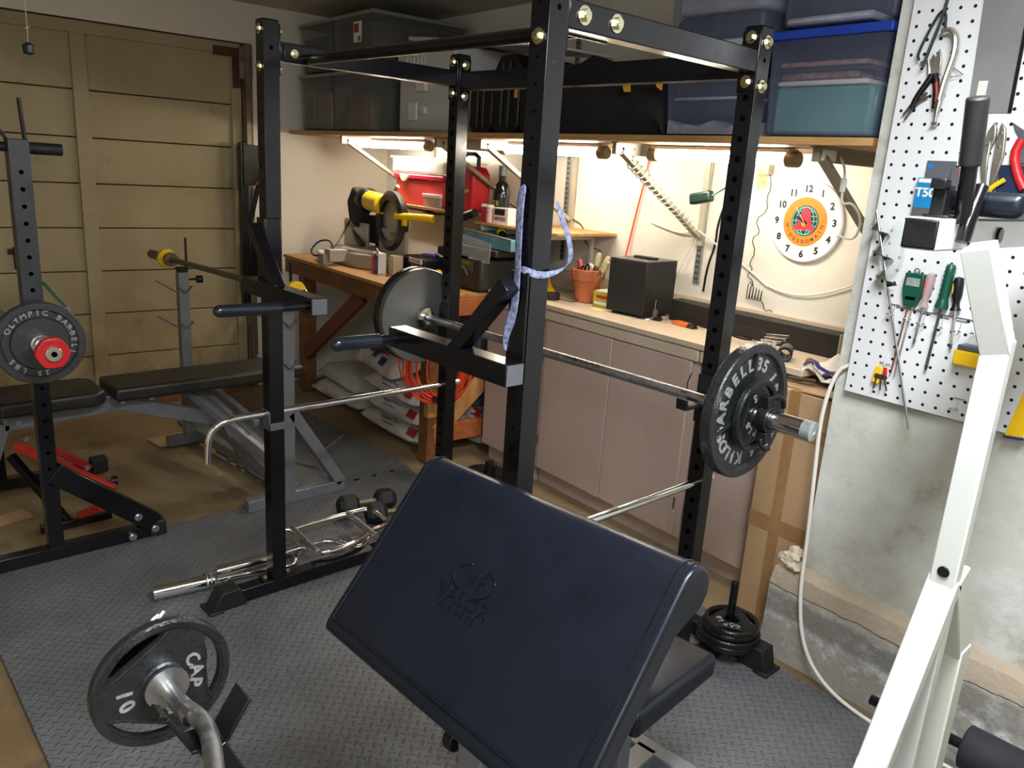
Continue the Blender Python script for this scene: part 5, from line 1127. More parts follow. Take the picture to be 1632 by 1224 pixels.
wire('thin black wire zigzagging down beside the right rack post', [(-1.945, yw, 1.545), (-1.93, yw, 1.49), (-1.945, yw, 1.45), (-1.93, yw, 1.40), (-1.985, yw, 1.36), (-1.95, yw, 1.31), (-1.99, yw, 1.285), (-1.96, yw, 1.23), (-1.985, yw, 1.18), (-1.96, yw, 1.16), (-1.99, yw, 1.13), (-1.955, yw, 1.115), (-1.95, yw, 1.09)], .0018, BLKP, 1)
cw = [(-1.95, yw, 1.09)]
for i in range(6): cw += [(-1.965+i*.014, yw-.01, 1.115-.004*i), (-1.968+i*.014, yw-.01, 1.04), (-1.956+i*.014, yw-.01, 1.035)]
cw += [(-1.87, yw-.01, 1.0), (-1.85, yw, 1.01), (-1.83, yw, .99)]
wire('coiled spare loop of black wire above the soundbar', cw, .0018, BLKP, 1)
wire('black wire curving down the wall left of the brushes', [(-3.10, yw, 1.27), (-3.02, yw, 1.25), (-2.98, yw, 1.20), (-2.98, yw, 1.15), (-2.86, yw, 1.13)], .0025, BLKP)
wire('red cord dangling in front of the upper wall', [(-2.46, yw, 2.33), (-2.47, yw, 2.15), (-2.49, yw, 1.95), (-2.49, yw, 1.70)], .005, mat('red cord', srgb(150, 24, 30), .5))
tg = rthing('wall_plug', 'beige plug hanging by the yellow note right of the rack post', 'plug', -1.95, YB-.02, 1.56)
mk('body', MB().b2((-.016, -.02, -.02), (.016, .01, .02)), BRK, tg, bev=.005)
rsolo('paper_note', MB().b2((-.0, -.003, -.05), (.05, 0, .03)).mi(1).text('MA 12', .014, frame((.025, -.0035, .0), (1, 0, 0), (0, 0, 1)), ext=.0002).text('V 5A', .014, frame((.025, -.0035, -.025), (1, 0, 0), (0, 0, 1)), ext=.0002), [mat('yellow tag paper', srgb(236, 232, 140), .7), INKK], 'small yellow handwritten note taped to the wall by the plug', 'note', -2.01, YB, 1.535, smooth=False)
sp_ = rthing('light_switch', 'small white inline switch on the cord at the right bracket', 'switch', -1.385, 2.42, 1.515)
mk('case', MB().b2((-.009, -.006, -.022), (.009, .006, .022)), WPL, sp_, bev=.004)
mk('cord', MB().tube([(-.02, -.02, .09), (.0, .0, .05), (.0, .0, -.02), (.0, .01, -.06), (.03, .02, -.05), (.06, .04, -.10), (.05, .04, -.17), (-.02, .05, -.16)], .004, 8, smooth=2), WPL, sp_)

# ------------------------------------------------------------------ tubs and cases on the upper shelf
TZ = SZ
def tubbox(name, lab, x, y, z, w, d, h, m_, lid=None, inner=None, group=None, taper=.012, lidm=None):
    t = rthing(name, lab, 'storage tub', x, y, z, group=group)
    b = MB(); lo = [(taper, taper), (w-taper, taper), (w-taper, d-taper), (taper, d-taper)]; hi = [(0, 0), (w, 0), (w, d), (0, d)]
    v = [b.bm.verts.new((p[0], p[1], .002)) for p in lo]+[b.bm.verts.new((p[0], p[1], h)) for p in hi]
    b.bm.faces.new((v[3], v[2], v[1], v[0]))
    for i in range(4): b.bm.faces.new((v[i], v[(i+1) % 4], v[4+(i+1) % 4], v[4+i]))
    o = mk('tub', b, m_, t, bev=.012, seg=3, ang=50); so = o.modifiers.new('s', 'SOLIDIFY'); so.thickness = .003
    if lid: mk('lid', MB().b2((-.008, -.008, h), (w+.008, d+.008, h+lid)).b2((.02, .02, h+lid), (w-.02, d-.02, h+lid+.006)), lidm or TUBL, t, bev=.004)
    for (a, c_, mm) in inner or []: mk('contents', MB().b2(a, c_), mm, t, bev=.012, seg=2)
    return t
mm1 = mat('brown papers', srgb(120, 96, 70), .8, 0, .3, 9); mm2 = mat('green cloth bundle', srgb(56, 84, 64), .9, 0, .25, 9); mm3 = mat('grey papers', srgb(120, 116, 110), .8, 0, .25, 12); mm4 = mat('dark contents', srgb(46, 46, 48), .9, 0, .3, 9)
GT = 'grey translucent tubs at the left end of the upper shelf'
tubbox('storage_tub', 'lower left translucent tub with grey papers, against the corner wall', -4.955, 2.17, TZ, .42, .60, .305, TUBG, .018, [((.02, .02, .01), (.16, .5, .26), mm3), ((.18, .03, .01), (.38, .5, .22), mat('pinkish papers', srgb(140, 116, 104), .8, 0, .2, 9))], GT)
tubbox('storage_tub', 'lower translucent tub with brown and green contents, beside the white case', -4.50, 2.17, TZ, .47, .60, .305, TUBG, .018, [((.03, .02, .01), (.36, .12, .20), mm1), ((.10, .14, .01), (.45, .56, .29), mm2)], GT)
tubbox('storage_tub', 'upper left dark translucent tub nearest the corner', -4.955, 2.17, TZ+.332, .42, .60, .265, TUBG, .018, [((.02, .02, .01), (.38, .56, .20), mm4)], GT)
tq = tubbox('storage_tub', 'upper dark translucent tub with a small white sticker', -4.50, 2.17, TZ+.332, .47, .60, .265, TUBG, .018, [((.02, .02, .01), (.45, .56, .23), mm4)], GT)
mk('sticker', MB().b2((.26, -.003, .13), (.35, .0, .235)).mi(1).b2((.265, -.0036, .18), (.32, -.003, .225)).b2((.315, -.0036, .135), (.34, -.003, .16)), [PAPER, INKR], tq, smooth=False)
wc = rthing('hard_case', 'tall white plastic chest with moulded ribs, next to the green tub', 'case', -3.90, 2.26, TZ)
WC = mat('off white moulded plastic', srgb(196, 196, 196), .4, 0, .04, 6)
mk('body', MB().b2((0, 0, 0), (.53, .44, .285)), WC, wc, bev=.025, seg=4, ang=50)
mk('upper_body', MB().b2((-.005, -.008, .290), (.535, .45, .405)), WC, wc, bev=.012, seg=3, ang=50)
mk('latch', MB().b2((.20, -.018, .20), (.29, .0, .30)), WPL, wc, bev=.004); mk('clasp', MB().b2((.12, -.012, .06), (.20, .0, .15)), WPL, wc, bev=.004); mk('lock', MB().cyl((.27, -.016, .11), (.27, .0, .11), .02, 18), WPL, wc, bev=.002)
mk('handle_rings', MB().tube([(.12+.02*cos(a), -.012, .35+.02*sin(a)) for a in [i*pi/6 for i in range(12)]], .004, 6, closed=True).tube([(.19+.02*cos(a), -.012, .35+.02*sin(a)) for a in [i*pi/6 for i in range(12)]], .004, 6, closed=True).tube([(.26+.02*cos(a), -.012, .35+.02*sin(a)) for a in [i*pi/6 for i in range(12)]], .004, 6, closed=True), WPL, wc)
wl = rthing('white_panel', 'long white panel lying across the cases behind the pull-up bar', 'panel', -3.88, 2.30, TZ+.465)
mk('slab', MB().prism([(0, 0), (1.15, 0), (1.15, .012), (0, .022)], .40, Matrix(((1, 0, 0, 0), (0, 0, 1, 0), (0, 1, 0, 0), (0, 0, 0, 1)))), WC, wl, bev=.003)
mk('hinge_slots', MB().b2((.30, -.002, .012), (.308, 0, .024)).b2((.36, -.002, .010), (.368, 0, .022)), HOLE, wl)
wl.rotation_euler = (0, radians(5.5), RA)
GC = 'black tool cases standing on the upper shelf'
def case(lab, x, w, h, yel=True, y=2.26):
    t = rthing('tool_case', lab, 'tool case', x, y, TZ, group=GC)
    mk('shell', MB().prism([(.0, .03), (.03, 0), (w-.03, 0), (w, .03), (w, h-.05), (w-.03, h), (.05, h), (0, h-.07)], .33, Matrix(((1, 0, 0, 0), (0, 0, 1, 0), (0, 1, 0, 0), (0, 0, 0, 1)))), BLKP, t, bev=.008, seg=2)
    for k in (.35, .62): mk('rib', MB().b2((w*k, -.006, .03), (w*k+.012, 0, h-.03)), mat('grey rib', srgb(60, 60, 66), .45), t, bev=.002)
    if yel: mk('yellow_latch', MB().b2((w-.02, -.010, h*.45), (w-.006, -.0, h*.45+.085)), mat('amber latch', srgb(200, 150, 40), .5), t, bev=.002)
    return t
case('lower black ribbed tool case, leftmost behind the left rear rack post', -3.235, .17, .25, False)
case('taller black ribbed tool case with a yellow latch, in the middle', -3.06, .19, .335, True)
case('black tool case with its edge behind the near rack post', -2.86, .17, .28, True)
bgx = rthing('duffel_bag', 'big black nylon bag with amber tabs, slumped on the upper shelf', 'bag', -2.685, 2.27, TZ)
b = MB(); rr = random.Random(4); nx, nz = 22, 12; Wb = .655
prof = [.20, .27, .31, .32, .325, .315, .30, .285, .265, .25, .235, .225, .22, .215, .21, .208, .206, .205, .205, .20, .19, .14, .02]
fr_, bk_ = [], []
for i in range(nx+1):
    hh = prof[i]; x = Wb*i/nx; fr_.append([b.bm.verts.new((x+rr.uniform(-.004, .004), .02-.02*sin(pi*j/nz)+rr.uniform(-.004, .004)+.12*(j/nz)**4, hh*j/nz)) for j in range(nz+1)]); bk_.append([b.bm.verts.new((x, .30, hh*j/nz*.96)) for j in range(nz+1)])
for i in range(nx):
    for j in range(nz): b.bm.faces.new((fr_[i][j], fr_[i+1][j], fr_[i+1][j+1], fr_[i][j+1])); b.bm.faces.new((bk_[i][j], bk_[i][j+1], bk_[i+1][j+1], bk_[i+1][j]))
    b.bm.faces.new((fr_[i][nz], fr_[i+1][nz], bk_[i+1][nz], bk_[i][nz])); b.bm.faces.new((fr_[i][0], bk_[i][0], bk_[i+1][0], fr_[i+1][0]))
for k in (0, nx):
    for j in range(nz): b.bm.faces.new((fr_[k][j], bk_[k][j], bk_[k][j+1], fr_[k][j+1]))
mk('bag_body', b, BLKF, bgx, ang=70)
AMB = mat('amber tab', srgb(226, 160, 50), .6)
mk('amber_tab', MB().prism([(.455, .155), (.485, .155), (.48, .185), (.495, .20), (.455, .20), (.447, .175)], .006, Matrix.Translation((0, -.008, 0)) @ P_), AMB, bgx)
mk('amber_tab', MB().prism([(.555, .20), (.64, .20), (.64, .155), (.62, .165), (.605, .185)], .006, Matrix.Translation((0, -.008, 0)) @ P_), AMB, bgx)
def clothes(t, w, d, h, m_, seed=1):
    b = MB(); rr = random.Random(seed); n = 12
    g = [[b.bm.verts.new((.015+(w-.03)*i/n, .015+(d-.03)*j/n, h*(.85+.15*sin(i*.9+seed))+rr.uniform(-.01, .01))) for j in range(n+1)] for i in range(n+1)]
    for i in range(n):
        for j in range(n): b.bm.faces.new((g[i][j], g[i+1][j], g[i+1][j+1], g[i][j+1]))
    lo = {}
    ring = [(i, 0) for i in range(n)]+[(n, j) for j in range(n)]+[(i, n) for i in range(n, 0, -1)]+[(0, j) for j in range(n, 0, -1)]
    bot = [b.bm.verts.new((g[i][j].co.x, g[i][j].co.y, .008)) for i, j in ring]
    for k in range(len(ring)):
        a, c_ = ring[k], ring[(k+1) % len(ring)]; b.bm.faces.new((g[a[0]][a[1]], bot[k], bot[(k+1) % len(ring)], g[c_[0]][c_[1]]))
    b.bm.faces.new(bot); mk('contents', b, m_, t, ang=60)
t = tubbox('storage_tub', 'clear tub of dark and pale clothes, under the dark tub', -2.015, 2.245, TZ, .375, .42, .185, TUBC, None, None, None)
clothes(t, .375, .42, .045, WHCL, 2)
b = MB(); mk('dark_garment', MB().b2((.02, .02, .055), (.355, .38, .115)), DKCL, t, bev=.02, seg=3); mk('pale_garment', MB().b2((.03, .015, .118), (.34, .38, .128)), WHCL, t, bev=.005); mk('dark_garment', MB().b2((.02, .02, .13), (.355, .38, .178)), DKCL, t, bev=.015, seg=3)
t = tubbox('storage_tub', 'dark tub with navy clothes stacked above the clear tub', -2.03, 2.24, TZ+.262, .395, .42, .30, TUBC, None, None, None)
mk('pale_garment', MB().b2((.015, .012, .01), (.38, .38, .045)), WHCL, t, bev=.012, seg=3); mk('dark_garment', MB().b2((.02, .016, .047), (.36, .38, .125)), DKCL, t, bev=.025, seg=3); mk('pale_garment', MB().b2((.02, .02, .13), (.38, .38, .20)), WHCL, t, bev=.02, seg=3)
t = tubbox('storage_tub', 'thin black lid tray between the two clothes tubs', -2.03, 2.25, TZ+.192, .40, .42, .055, BLKP, None, None, None, taper=.02)
t = tubbox('storage_tub', 'clear tub with a blue lid and teal folders, right end of shelf', -1.615, 2.262, TZ, .385, .42, .285, TUBC, .026, [((.03, .02, .01), (.355, .36, .150), TEAL), ((.03, .02, .153), (.33, .36, .168), PAPER), ((.04, .02, .170), (.30, .36, .190), mat('magazine stack', srgb(150, 110, 100), .6, 0, .4, 40)), ((.04, .02, .193), (.33, .36, .204), mm4), ((.03, .02, .207), (.32, .36, .222), mat('pinkish magazine', srgb(176, 130, 120), .6, 0, .3, 30))], None, lidm=BLUEL)
t = tubbox('storage_tub', 'clear tub with navy clothes on top of the blue lid', -1.60, 2.262, TZ+.32, .38, .42, .30, TUBC, None, None, None)
mk('pale_garment', MB().b2((.02, .014, .008), (.30, .38, .03)), WHCL, t, bev=.008, seg=2); mk('dark_garment', MB().b2((.02, .016, .032), (.355, .38, .28)), DKCL, t, bev=.03, seg=3)

# ------------------------------------------------------------------ work bench
WZ = .88
wb = rthing('work_bench', 'heavy timber work bench in the corner, worn plywood top', 'work bench', -4.93, 2.035, 0)
mk('top', MB().b2((0, 0, WZ-.02), (1.70, YB-2.035, WZ)), WOODT, wb, bev=.003)
mk('apron', MB().b2((.0, .012, WZ-.112), (1.70, .05, WZ-.021)), WOOD, wb, bev=.003)
mk('side_apron', MB().b2((1.66, .05, WZ-.112), (1.70, YB-2.035, WZ-.021)), WOODO, wb, bev=.003)
for x, y in ((.10, .06), (1.60, .06), (.10, .70), (1.60, .70)):
    mk('leg', MB().b2((x, y, 0), (x+.085, y+.085, WZ-.021)), WOOD, wb, bev=.004)
mk('diagonal_brace', MB().bar((.19, .075, .26), (.95, .075, .76), .09, .035, up=(0, 1, 0)), mat('red brown timber', srgb(118, 66, 40), .6, 0, .2, 6), wb, bev=.003)
mk('diagonal_brace', MB().bar((1.67, .12, .16), (1.67, .66, .62), .035, .09, up=(0, 1, 0)), WOODL, wb, bev=.003)
mk('stretcher', MB().b2((1.655, .10, .10), (1.69, .74, .20)), WOODO, wb, bev=.003)
mk('lower_block', MB().b2((1.66, .05, .25), (1.70, .14, .36)), WOODL, wb, bev=.003)
gd = rsolo('folded_tarp', MB().b2((0, 0, 0), (.30, .24, .50)), mat('slate plastic', srgb(86, 90, 100), .5, 0, .1, 6), 'slate grey tote pushed under the right end of the work bench', 'tote', -3.66, 2.48, .225, bev=.01)
# bags of salt under the bench
GS = 'white salt bags stacked under the work bench'
def saltbag(lab, x, y, z, rz, L=.62, Wd=.34, H=.115, prints=True, seed=0, tilt=0):
    t = rthing('salt_bag', lab, 'bag', x, y, z, rz, GS); t.rotation_euler = (tilt, 0, RA+rz)
    rr = random.Random(seed); b = MB(); n, m_ = 20, 12
    def prof(u, v):
        e = (1-abs(2*u-1)**5)*(1-abs(2*v-1)**3.2); return max(0.0, e)**.55
    top, bot = [], []
    for i in range(n+1):
        u = i/n; a, c_ = [], []
        for j in range(m_+1):
            v = j/m_; k = prof(u, v); w_ = .5+.5*(1-abs(2*u-1)**8)
            px, py = (u-.5)*L, (v-.5)*Wd*(.86+.14*w_)
            wr = .006*sin(u*34+seed)*(abs(2*u-1)**2)+.004*sin(v*16+u*9+seed)
            a.append(b.bm.verts.new((px, py, H*.42+H*.58*k+wr)))
            c_.append(b.bm.verts.new((px, py, H*.42-H*.40*k)) if 0 < i < n and 0 < j < m_ else a[-1])
        top.append(a); bot.append(c_)
    for i in range(n):
        for j in range(m_):
            b.bm.faces.new((top[i][j], top[i+1][j], top[i+1][j+1], top[i][j+1]))
            q = []
            for v_ in (bot[i][j], bot[i][j+1], bot[i+1][j+1], bot[i+1][j]):
                if v_ not in q: q.append(v_)
            if len(q) > 2 and len({v_ for v_ in q} & {bot[i][j], bot[i+1][j+1]}) and not (q[0] in top[i] and all(v_ in (top[i][j], top[i+1][j], top[i+1][j+1], top[i][j+1]) for v_ in q)):
                try: b.bm.faces.new(q)
                except ValueError: pass
    mk('bag_skin', b, BAGM, t, ang=80)
    if prints:
        g = MB(); F = frame((0, -Wd*.5+.035, H*.70), (1, 0, 0), (0, .55, .83))
        g.text("Nature's Best", .035, F @ Matrix.Translation((0, .012, .012)), ext=.0004)
        g.text('WATER SOFTENER SALT', .013, F @ Matrix.Translation((0, -.014, .013)), ext=.0004)
        mk('printing', g, INKB, t, smooth=False)
        mk('red_patch', MB().box((0, 0, 0), (.08, .045, .003), F @ Matrix.Translation((.23, .0, .014))), INKR, t)
    return t
k = 0
for (x, y, z, rz, lb) in ((-3.72, 2.29, .0, .03, 'bottom salt bag of the front stack, resting on the floor'), (-3.71, 2.29, .105, .0, 'second salt bag from the floor in the front stack'), (-3.74, 2.30, .21, -.04, 'third salt bag from the floor in the front stack'), (-4.41, 2.30, .0, .06, 'lowest salt bag of the left stack under the bench'), (-4.38, 2.31, .105, -.05, 'upper salt bag of the left stack, under the red brown brace'), (-3.60, 2.60, .10, 0, 'salt bag seen under the timber brace, reading Best'), (-3.60, 2.60, -.012, .0, 'lowest salt bag behind the orange stretcher')):
    saltbag(lb, x, y, z, rz, seed=k, prints=(k not in (3, 4)), Wd=.26 if k > 4 else .34); k += 1
sbx = saltbag('upper salt bag with red panel and blue stars, tilted against the coil', -3.93, 2.32, .35, -.12, seed=9, tilt=.30, prints=False)
q = MB()
Ff = frame((.0, -.10, .112), (1, 0, 0), (0, .75, .5))
q.box((-.02, .05, .004), (.30, .07, .004), Ff); q.mi(1)
for i, (x, y, r) in enumerate(((-.07, .02, .04), (.0, .0, .045), (.06, .03, .03))):
    st = [(r*(1 if j % 2 == 0 else .45)*cos(j*pi/5+.3)+x, r*(1 if j % 2 == 0 else .45)*sin(j*pi/5+.3)+y) for j in range(10)]; q.prism(st, .004, Ff @ Matrix.Translation((0, 0, .007)))
q.box((.12, -.03, .004), (.07, .05, .004), Ff)
mk('star_print', q, [INKR, INKB], sbx, smooth=False)
# orange extension cord coil hung on the bench leg
oc = rthing('extension_cord', 'orange extension cord hung in a coil on the right bench leg', 'cord', -3.115, 2.05, .655, .75)
rr = random.Random(2); cc = MB()
for i in range(15):
    a0 = rr.uniform(-.3, .3); w_ = .10+rr.uniform(-.03, .055); h_ = .215+rr.uniform(-.045, .02); cx_ = rr.uniform(-.04, .04); dy = rr.uniform(-.03, .03)
    cc.tube([(cx_+w_*cos(a)*(1-.15*sin(a)), -.02+dy+.01*sin(3*a), -.07+h_*sin(a)-.0) for a in [a0+k2*2*pi/22 for k2 in range(22)]], .0042, 7, closed=True)
mk('coil', cc, ORG, oc)
mk('hook', MB().tube([(-.06, .07, .15), (-.03, -.03, .13), (-.03, -.05, .16)], .005, 8), BLKP, oc)
mk('cord_label', MB().b2((.0, -.055, -.265), (.03, -.05, -.235)), INKK, oc)
# mitre saw
ms = rthing('mitre_saw', 'yellow and black mitre saw on the left end of the work bench', 'mitre saw', -4.35, 2.33, WZ); ms.scale = (1.2,)*3
AL = mat('cast aluminium', srgb(176, 170, 158), .42, .35, .08, 12)
mk('base', MB().prism([(-.30, -.06), (-.10, -.13), (.12, -.13), (.30, -.04), (.28, .12), (-.26, .12)], .07, Matrix.Translation((0, 0, .0))).b2((-.32, -.05, .0), (-.22, .06, .05)).b2((.22, -.05, .0), (.32, .06, .05)), AL, ms, bev=.006)
mk('turntable', MB().cyl((0, 0, .07), (0, 0, .085), .13, 40).b2((-.03, -.22, .02), (.03, -.05, .08)).b2((-.05, -.24, .0), (-.0, -.21, .055)), AL, ms, bev=.003)
mk('fence', MB().b2((-.30, .02, .06), (-.04, .035, .20)).b2((.08, .02, .06), (.34, .035, .195)).prism([(-.30, .10), (-.04, .10), (-.04, .16), (-.14, .21), (-.30, .21)], .012, Matrix.Translation((0, .035, .0)) @ P_), AL, ms, bev=.003)
WLM = mat('amber warning label', srgb(150, 130, 70), .5, 0, .3, 60)
for a, c_ in (((-.285, .016, .165), (-.19, .0195, .19)), ((.20, .016, .16), (.30, .0195, .185))): mk('warning_label', MB().b2(a, c_), WLM, ms)
Bm = Matrix.Translation((.19, .03, .235)) @ Matrix.Rotation(radians(-94), 4, 'Z') @ Matrix.Rotation(pi/2, 4, 'Y')
mk('blade_guard', MB().lathe([(.098, -.024), (.125, -.028), (.143, -.012), (.143, .014), (.125, .028), (.098, .024)], 56, Bm, closed=True), mat('grooved guard plastic', srgb(42, 40, 36), .35, 0, .2, 40), ms)
mk('blade', MB().cyl((0, 0, -.002), (0, 0, .002), .122, 56, M=Bm).cyl((0, 0, .002), (0, 0, .006), .085, 40, M=Bm), mat('satin blade', srgb(150, 148, 142), .35, .6, .05, 10), ms)
mk('lower_guard', MB().prism([(-.02, -.10), (.10, -.13), (.14, .0), (.02, .02)], .02, Bm @ Matrix.Translation((0, 0, -.03))), BLKP, ms, bev=.004)
mk('motor', MB().cyl((-.08, .05, .315), (.10, .03, .305), .050, 28), YEL, ms, bev=.010, seg=3)
mk('motor_cap', MB().lathe([(0, -.10), (.04, -.095), (.055, -.05), (.062, 0), (.05, .03), (0, .03)], 24, Matrix.Translation((-.09, .052, .315)) @ Matrix.Rotation(pi/2, 4, 'Y')), BLKP, ms)
mk('dust_bag', MB().prism([(-.03, .08), (.04, .05), (.06, -.03), (.02, -.13), (-.06, -.10), (-.09, .0)], .07, Matrix.Translation((-.15, .07, .30)) @ P_), mat('black dust bag', srgb(34, 32, 28), .8, 0, .2, 20), ms, bev=.015, seg=3)
mk('arm', MB().tube([(-.08, .12, .08), (-.10, .13, .16), (-.05, .12, .22), (.08, .08, .30)], .028, 12, smooth=2).tube([(-.28, .06, .22), (-.16, .02, .12), (-.06, .0, .09)], .016, 10, smooth=1).b2((-.12, .06, .10), (.02, .14, .24)), mat('dark saw casting', srgb(52, 48, 40), .5, .2, .15, 20), ms, bev=.004)
mk('front_handle', MB().tube([(.28, .0, .265), (.34, .02, .265), (.42, .06, .27), (.47, .09, .268)], .019, 14, smooth=2).b2((.33, .0, .225), (.35, .02, .26)), YEL, ms)
mk('carry_handle', MB().tube([(.10, .08, .35), (.14, .07, .375), (.17, .07, .40)], .010, 10, smooth=1), AL, ms)
mk('power_cord', MB().tube([(-.20, .0, .20), (-.10, -.10, .12), (-.02, -.20, .06), (-.10, -.24, .03), (-.20, -.22, .05), (-.22, -.16, .10), (-.12, -.14, .11), (.02, -.20, .07)], .0045, 8, smooth=2), BLKP, ms)
for a, c_ in (((-.16, -.20, .0), (-.10, -.14, .05)), ((-.23, -.17, .0), (-.20, -.14, .05))): mk('clamp_foot', MB().b2(a, c_), WPL, ms, bev=.004)
# black packs on the wall behind the saw
for i, (x, m_, lb) in enumerate(((-4.62, SIL2, 'grey drill battery pack on the small ledge behind the saw'), (-4.50, BLKP, 'black battery case on the small ledge behind the saw'))):
    rsolo('battery_pack', MB().b2((0, 0, 0), (.07 if i == 0 else .22, .06, .095)), m_, lb, 'battery pack', x, 2.70, 1.205, bev=.008)
rsolo('wall_ledge', MB().b2((-.04, 0, -.012), (.42, .15, 0)), SHELF, 'small dark ledge behind the mitre saw carrying the battery packs', 'ledge', -4.64, 2.70, 1.205, bev=.002)
# boxes on the bench
cx_ = rthing('drill_bit_box', 'small red, white and blue carton standing on the bench front', 'box', -4.04, 2.195, WZ, -.1)
mk('carton', MB().b2((0, 0, 0), (.085, .05, .115)), PAPER, cx_, bev=.002)
mk('red_side', MB().b2((0, -.001, .0), (.030, 0, .10)), RED, cx_); mk('blue_front', MB().b2((.034, -.001, .0), (.0855, 0, .11)), mat('carton blue', srgb(40, 60, 150), .5, 0, .2, 40), cx_); mk('window', MB().b2((.046, -.002, .02), (.076, -.001, .075)), SIL2, cx_)
mk('torn_flap', MB().box((.07, .0, .12), (.035, .003, .035), ry=.5), PAPER, cx_)
c2_ = rthing('drill_bit_box', 'cream carton tucked behind the red and blue carton', 'box', -3.945, 2.25, WZ, -.1)
mk('carton', MB().b2((0, 0, 0), (.06, .06, .108)), mat('cream carton', srgb(208, 190, 156), .6), c2_, bev=.002)
bc = rthing('battery_charger', 'black battery charger with a white label, right of the cartons', 'charger', -3.93, 2.33, WZ, -.08)
mk('case', MB().b2((0, 0, .005), (.25, .16, .115)), BLKP, bc, bev=.012, seg=3); mk('front_grille', MB().b2((.10, -.004, .02), (.235, .0, .105)), mat('charger grey', srgb(46, 48, 54), .4), bc, bev=.004)
mk('white_label', MB().b2((.09, -.006, .085), (.24, .0, .110)).mi(1).text('BATTERY CHARGER', .013, frame((.165, -.0066, .097), (1, 0, 0), (0, 0, 1)), ext=.0002), [PAPER, INKK], bc, smooth=False)
mk('red_side', MB().b2((-.002, .01, .01), (.0, .15, .10)), RED, bc)
mk('chrome_key', MB().cyl((.25, -.01, .05), (.275, -.015, .035), .01, 12).cyl((.262, -.012, .04), (.262, -.05, .03), .005, 8), CHR, bc)
rsolo('purple_wrapper', MB().box((0, 0, .01), (.10, .04, .016), rz=.3).box((.05, .02, .02), (.06, .03, .01), rz=-.4), mat('purple foil', srgb(90, 70, 160), .3), 'purple and white wrapper lying on the battery charger', 'wrapper', -3.78, 2.42, WZ+.113, bev=.004)
rsolo('screw', MB().cyl((0, 0, .004), (.028, .004, .006), .0022, 8).cyl((-.002, 0, .004), (.001, 0, .004), .005, 8), BLKP, 'small dark screw lying on the bench top edge', 'screw', -3.86, 2.19, WZ)
tools = mat('matte charcoal plastic', srgb(52, 52, 50), .5, 0, .1, 10)
tc_ = rthing('tool_case', 'big charcoal power tool case lying on the bench right end', 'tool case', -3.52, 2.36, WZ)
mk('lower_shell', MB().b2((.0, 0, 0), (.30, .38, .17)), tools, tc_, bev=.02, seg=3); mk('upper_shell', MB().b2((.03, .04, .185), (.37, .40, .222)), tools, tc_, bev=.008, seg=3)
mk('badge', MB().b2((.13, -.004, .105), (.235, 0, .155)).mi(1).text('DEWALT', .020, frame((.18, -.0048, .14), (1, 0, 0), (0, 0, 1)), ext=.0003), [mat('olive badge', srgb(96, 94, 64), .5), LIME], tc_, smooth=False)
mk('vent', MB().b2((.09, -.003, .16), (.19, 0, .172)), HOLE, tc_)
mk('cable', MB().tube([(-.06, -.03, .16), (.0, -.04, .15), (.12, -.04, .14), (.20, -.03, .12), (.22, -.02, .08)], .0035, 7, smooth=2), SIL2, tc_)
rsolo('tape_roll', MB().cyl((0, 0, 0), (0, -.02, 0), .035, 28).mi(1).b2((-.03, -.022, -.012), (.03, -.020, .012)), [YEL, RED], 'yellow and magenta round sticker roll peeking right of the rear rack post', 'roll', -3.50, 2.30, WZ+.05)
s2_ = rthing('tool_box', 'stack of flat black tool boxes left of the rear rack post', 'tool box', -3.835, 2.52, WZ)
mk('lower_box', MB().b2((0, 0, .0), (.30, .26, .115)), BLKP, s2_, bev=.006); mk('middle_box', MB().b2((-.03, .0, .118), (.27, .26, .165)), tools, s2_, bev=.005); mk('upper_box', MB().b2((.01, .03, .168), (.26, .26, .215)), BLKP, s2_, bev=.005)
mk('lime_clip', MB().b2((.20, -.006, .055), (.25, 0, .085)), LIME, s2_, bev=.003)
mk('handles', MB().tube([(.04, -.01, .09), (.10, -.03, .06), (.14, -.03, .04)], .012, 10).tube([(.07, -.01, .10), (.14, -.03, .08), (.19, -.03, .05)], .010, 10), BLKP, s2_)
bx = rthing('zip_tie_bundle', 'bundle of blue and white cable ties on the stacked black boxes', 'cable ties', -3.66, 2.60, WZ+.215)
for i in range(6): mk('tie', MB().tube([(-.06+.01*i, -.01*i, .006+.004*i), (-.02, -.02, .035+.004*i), (.05, .0, .03), (.08-.01*i, .02, .005)], .004, 6, smooth=2), INKB if i % 2 else WPL, bx)
# plywood shelves and what stands on them
p1 = rsolo('small_shelf', MB().b2((0, 0, -.016), (.86, YB-2.44, 0)), PLY, 'short plywood shelf carrying the red bins above the bench', 'shelf', -4.33, 2.44, 1.262, bev=.002)
p2 = rthing('small_shelf', 'lower short plywood shelf behind the near rack post', 'shelf', -3.43, 2.46, 1.225)
mk('board', MB().b2((0, 0, -.014), (.66, YB-2.46, 0)), PLY, p2, bev=.002)
for x in (.03, .50): mk('bracket', MB().b2((x, .02, -.045), (x+.016, YB-2.46, -.014)).b2((x-.002, YB-2.49, -.20), (x+.018, YB-2.465, -.02)), WPL, p2, bev=.002)
mk('wire_brace', MB().cyl((.05, .03, -.07), (.16, .2, -.02), .004, 6).cyl((.12, .03, -.08), (.18, .2, -.02), .004, 6), WPL, p2)
rb = rthing('storage_bin', 'red translucent bin with a rounded white handle, on the plywood shelf', 'bin', -4.27, 2.47, 1.262)
mk('tub', MB().b2((0, 0, 0), (.52, .30, .145)), mat('red translucent bin', srgb(205, 60, 62), .35, 0, .06, 6), rb, bev=.012, seg=3)
mk('lid', MB().b2((-.01, -.01, .145), (.53, .31, .172)), mat('magenta red lid', srgb(206, 30, 66), .35), rb, bev=.006)
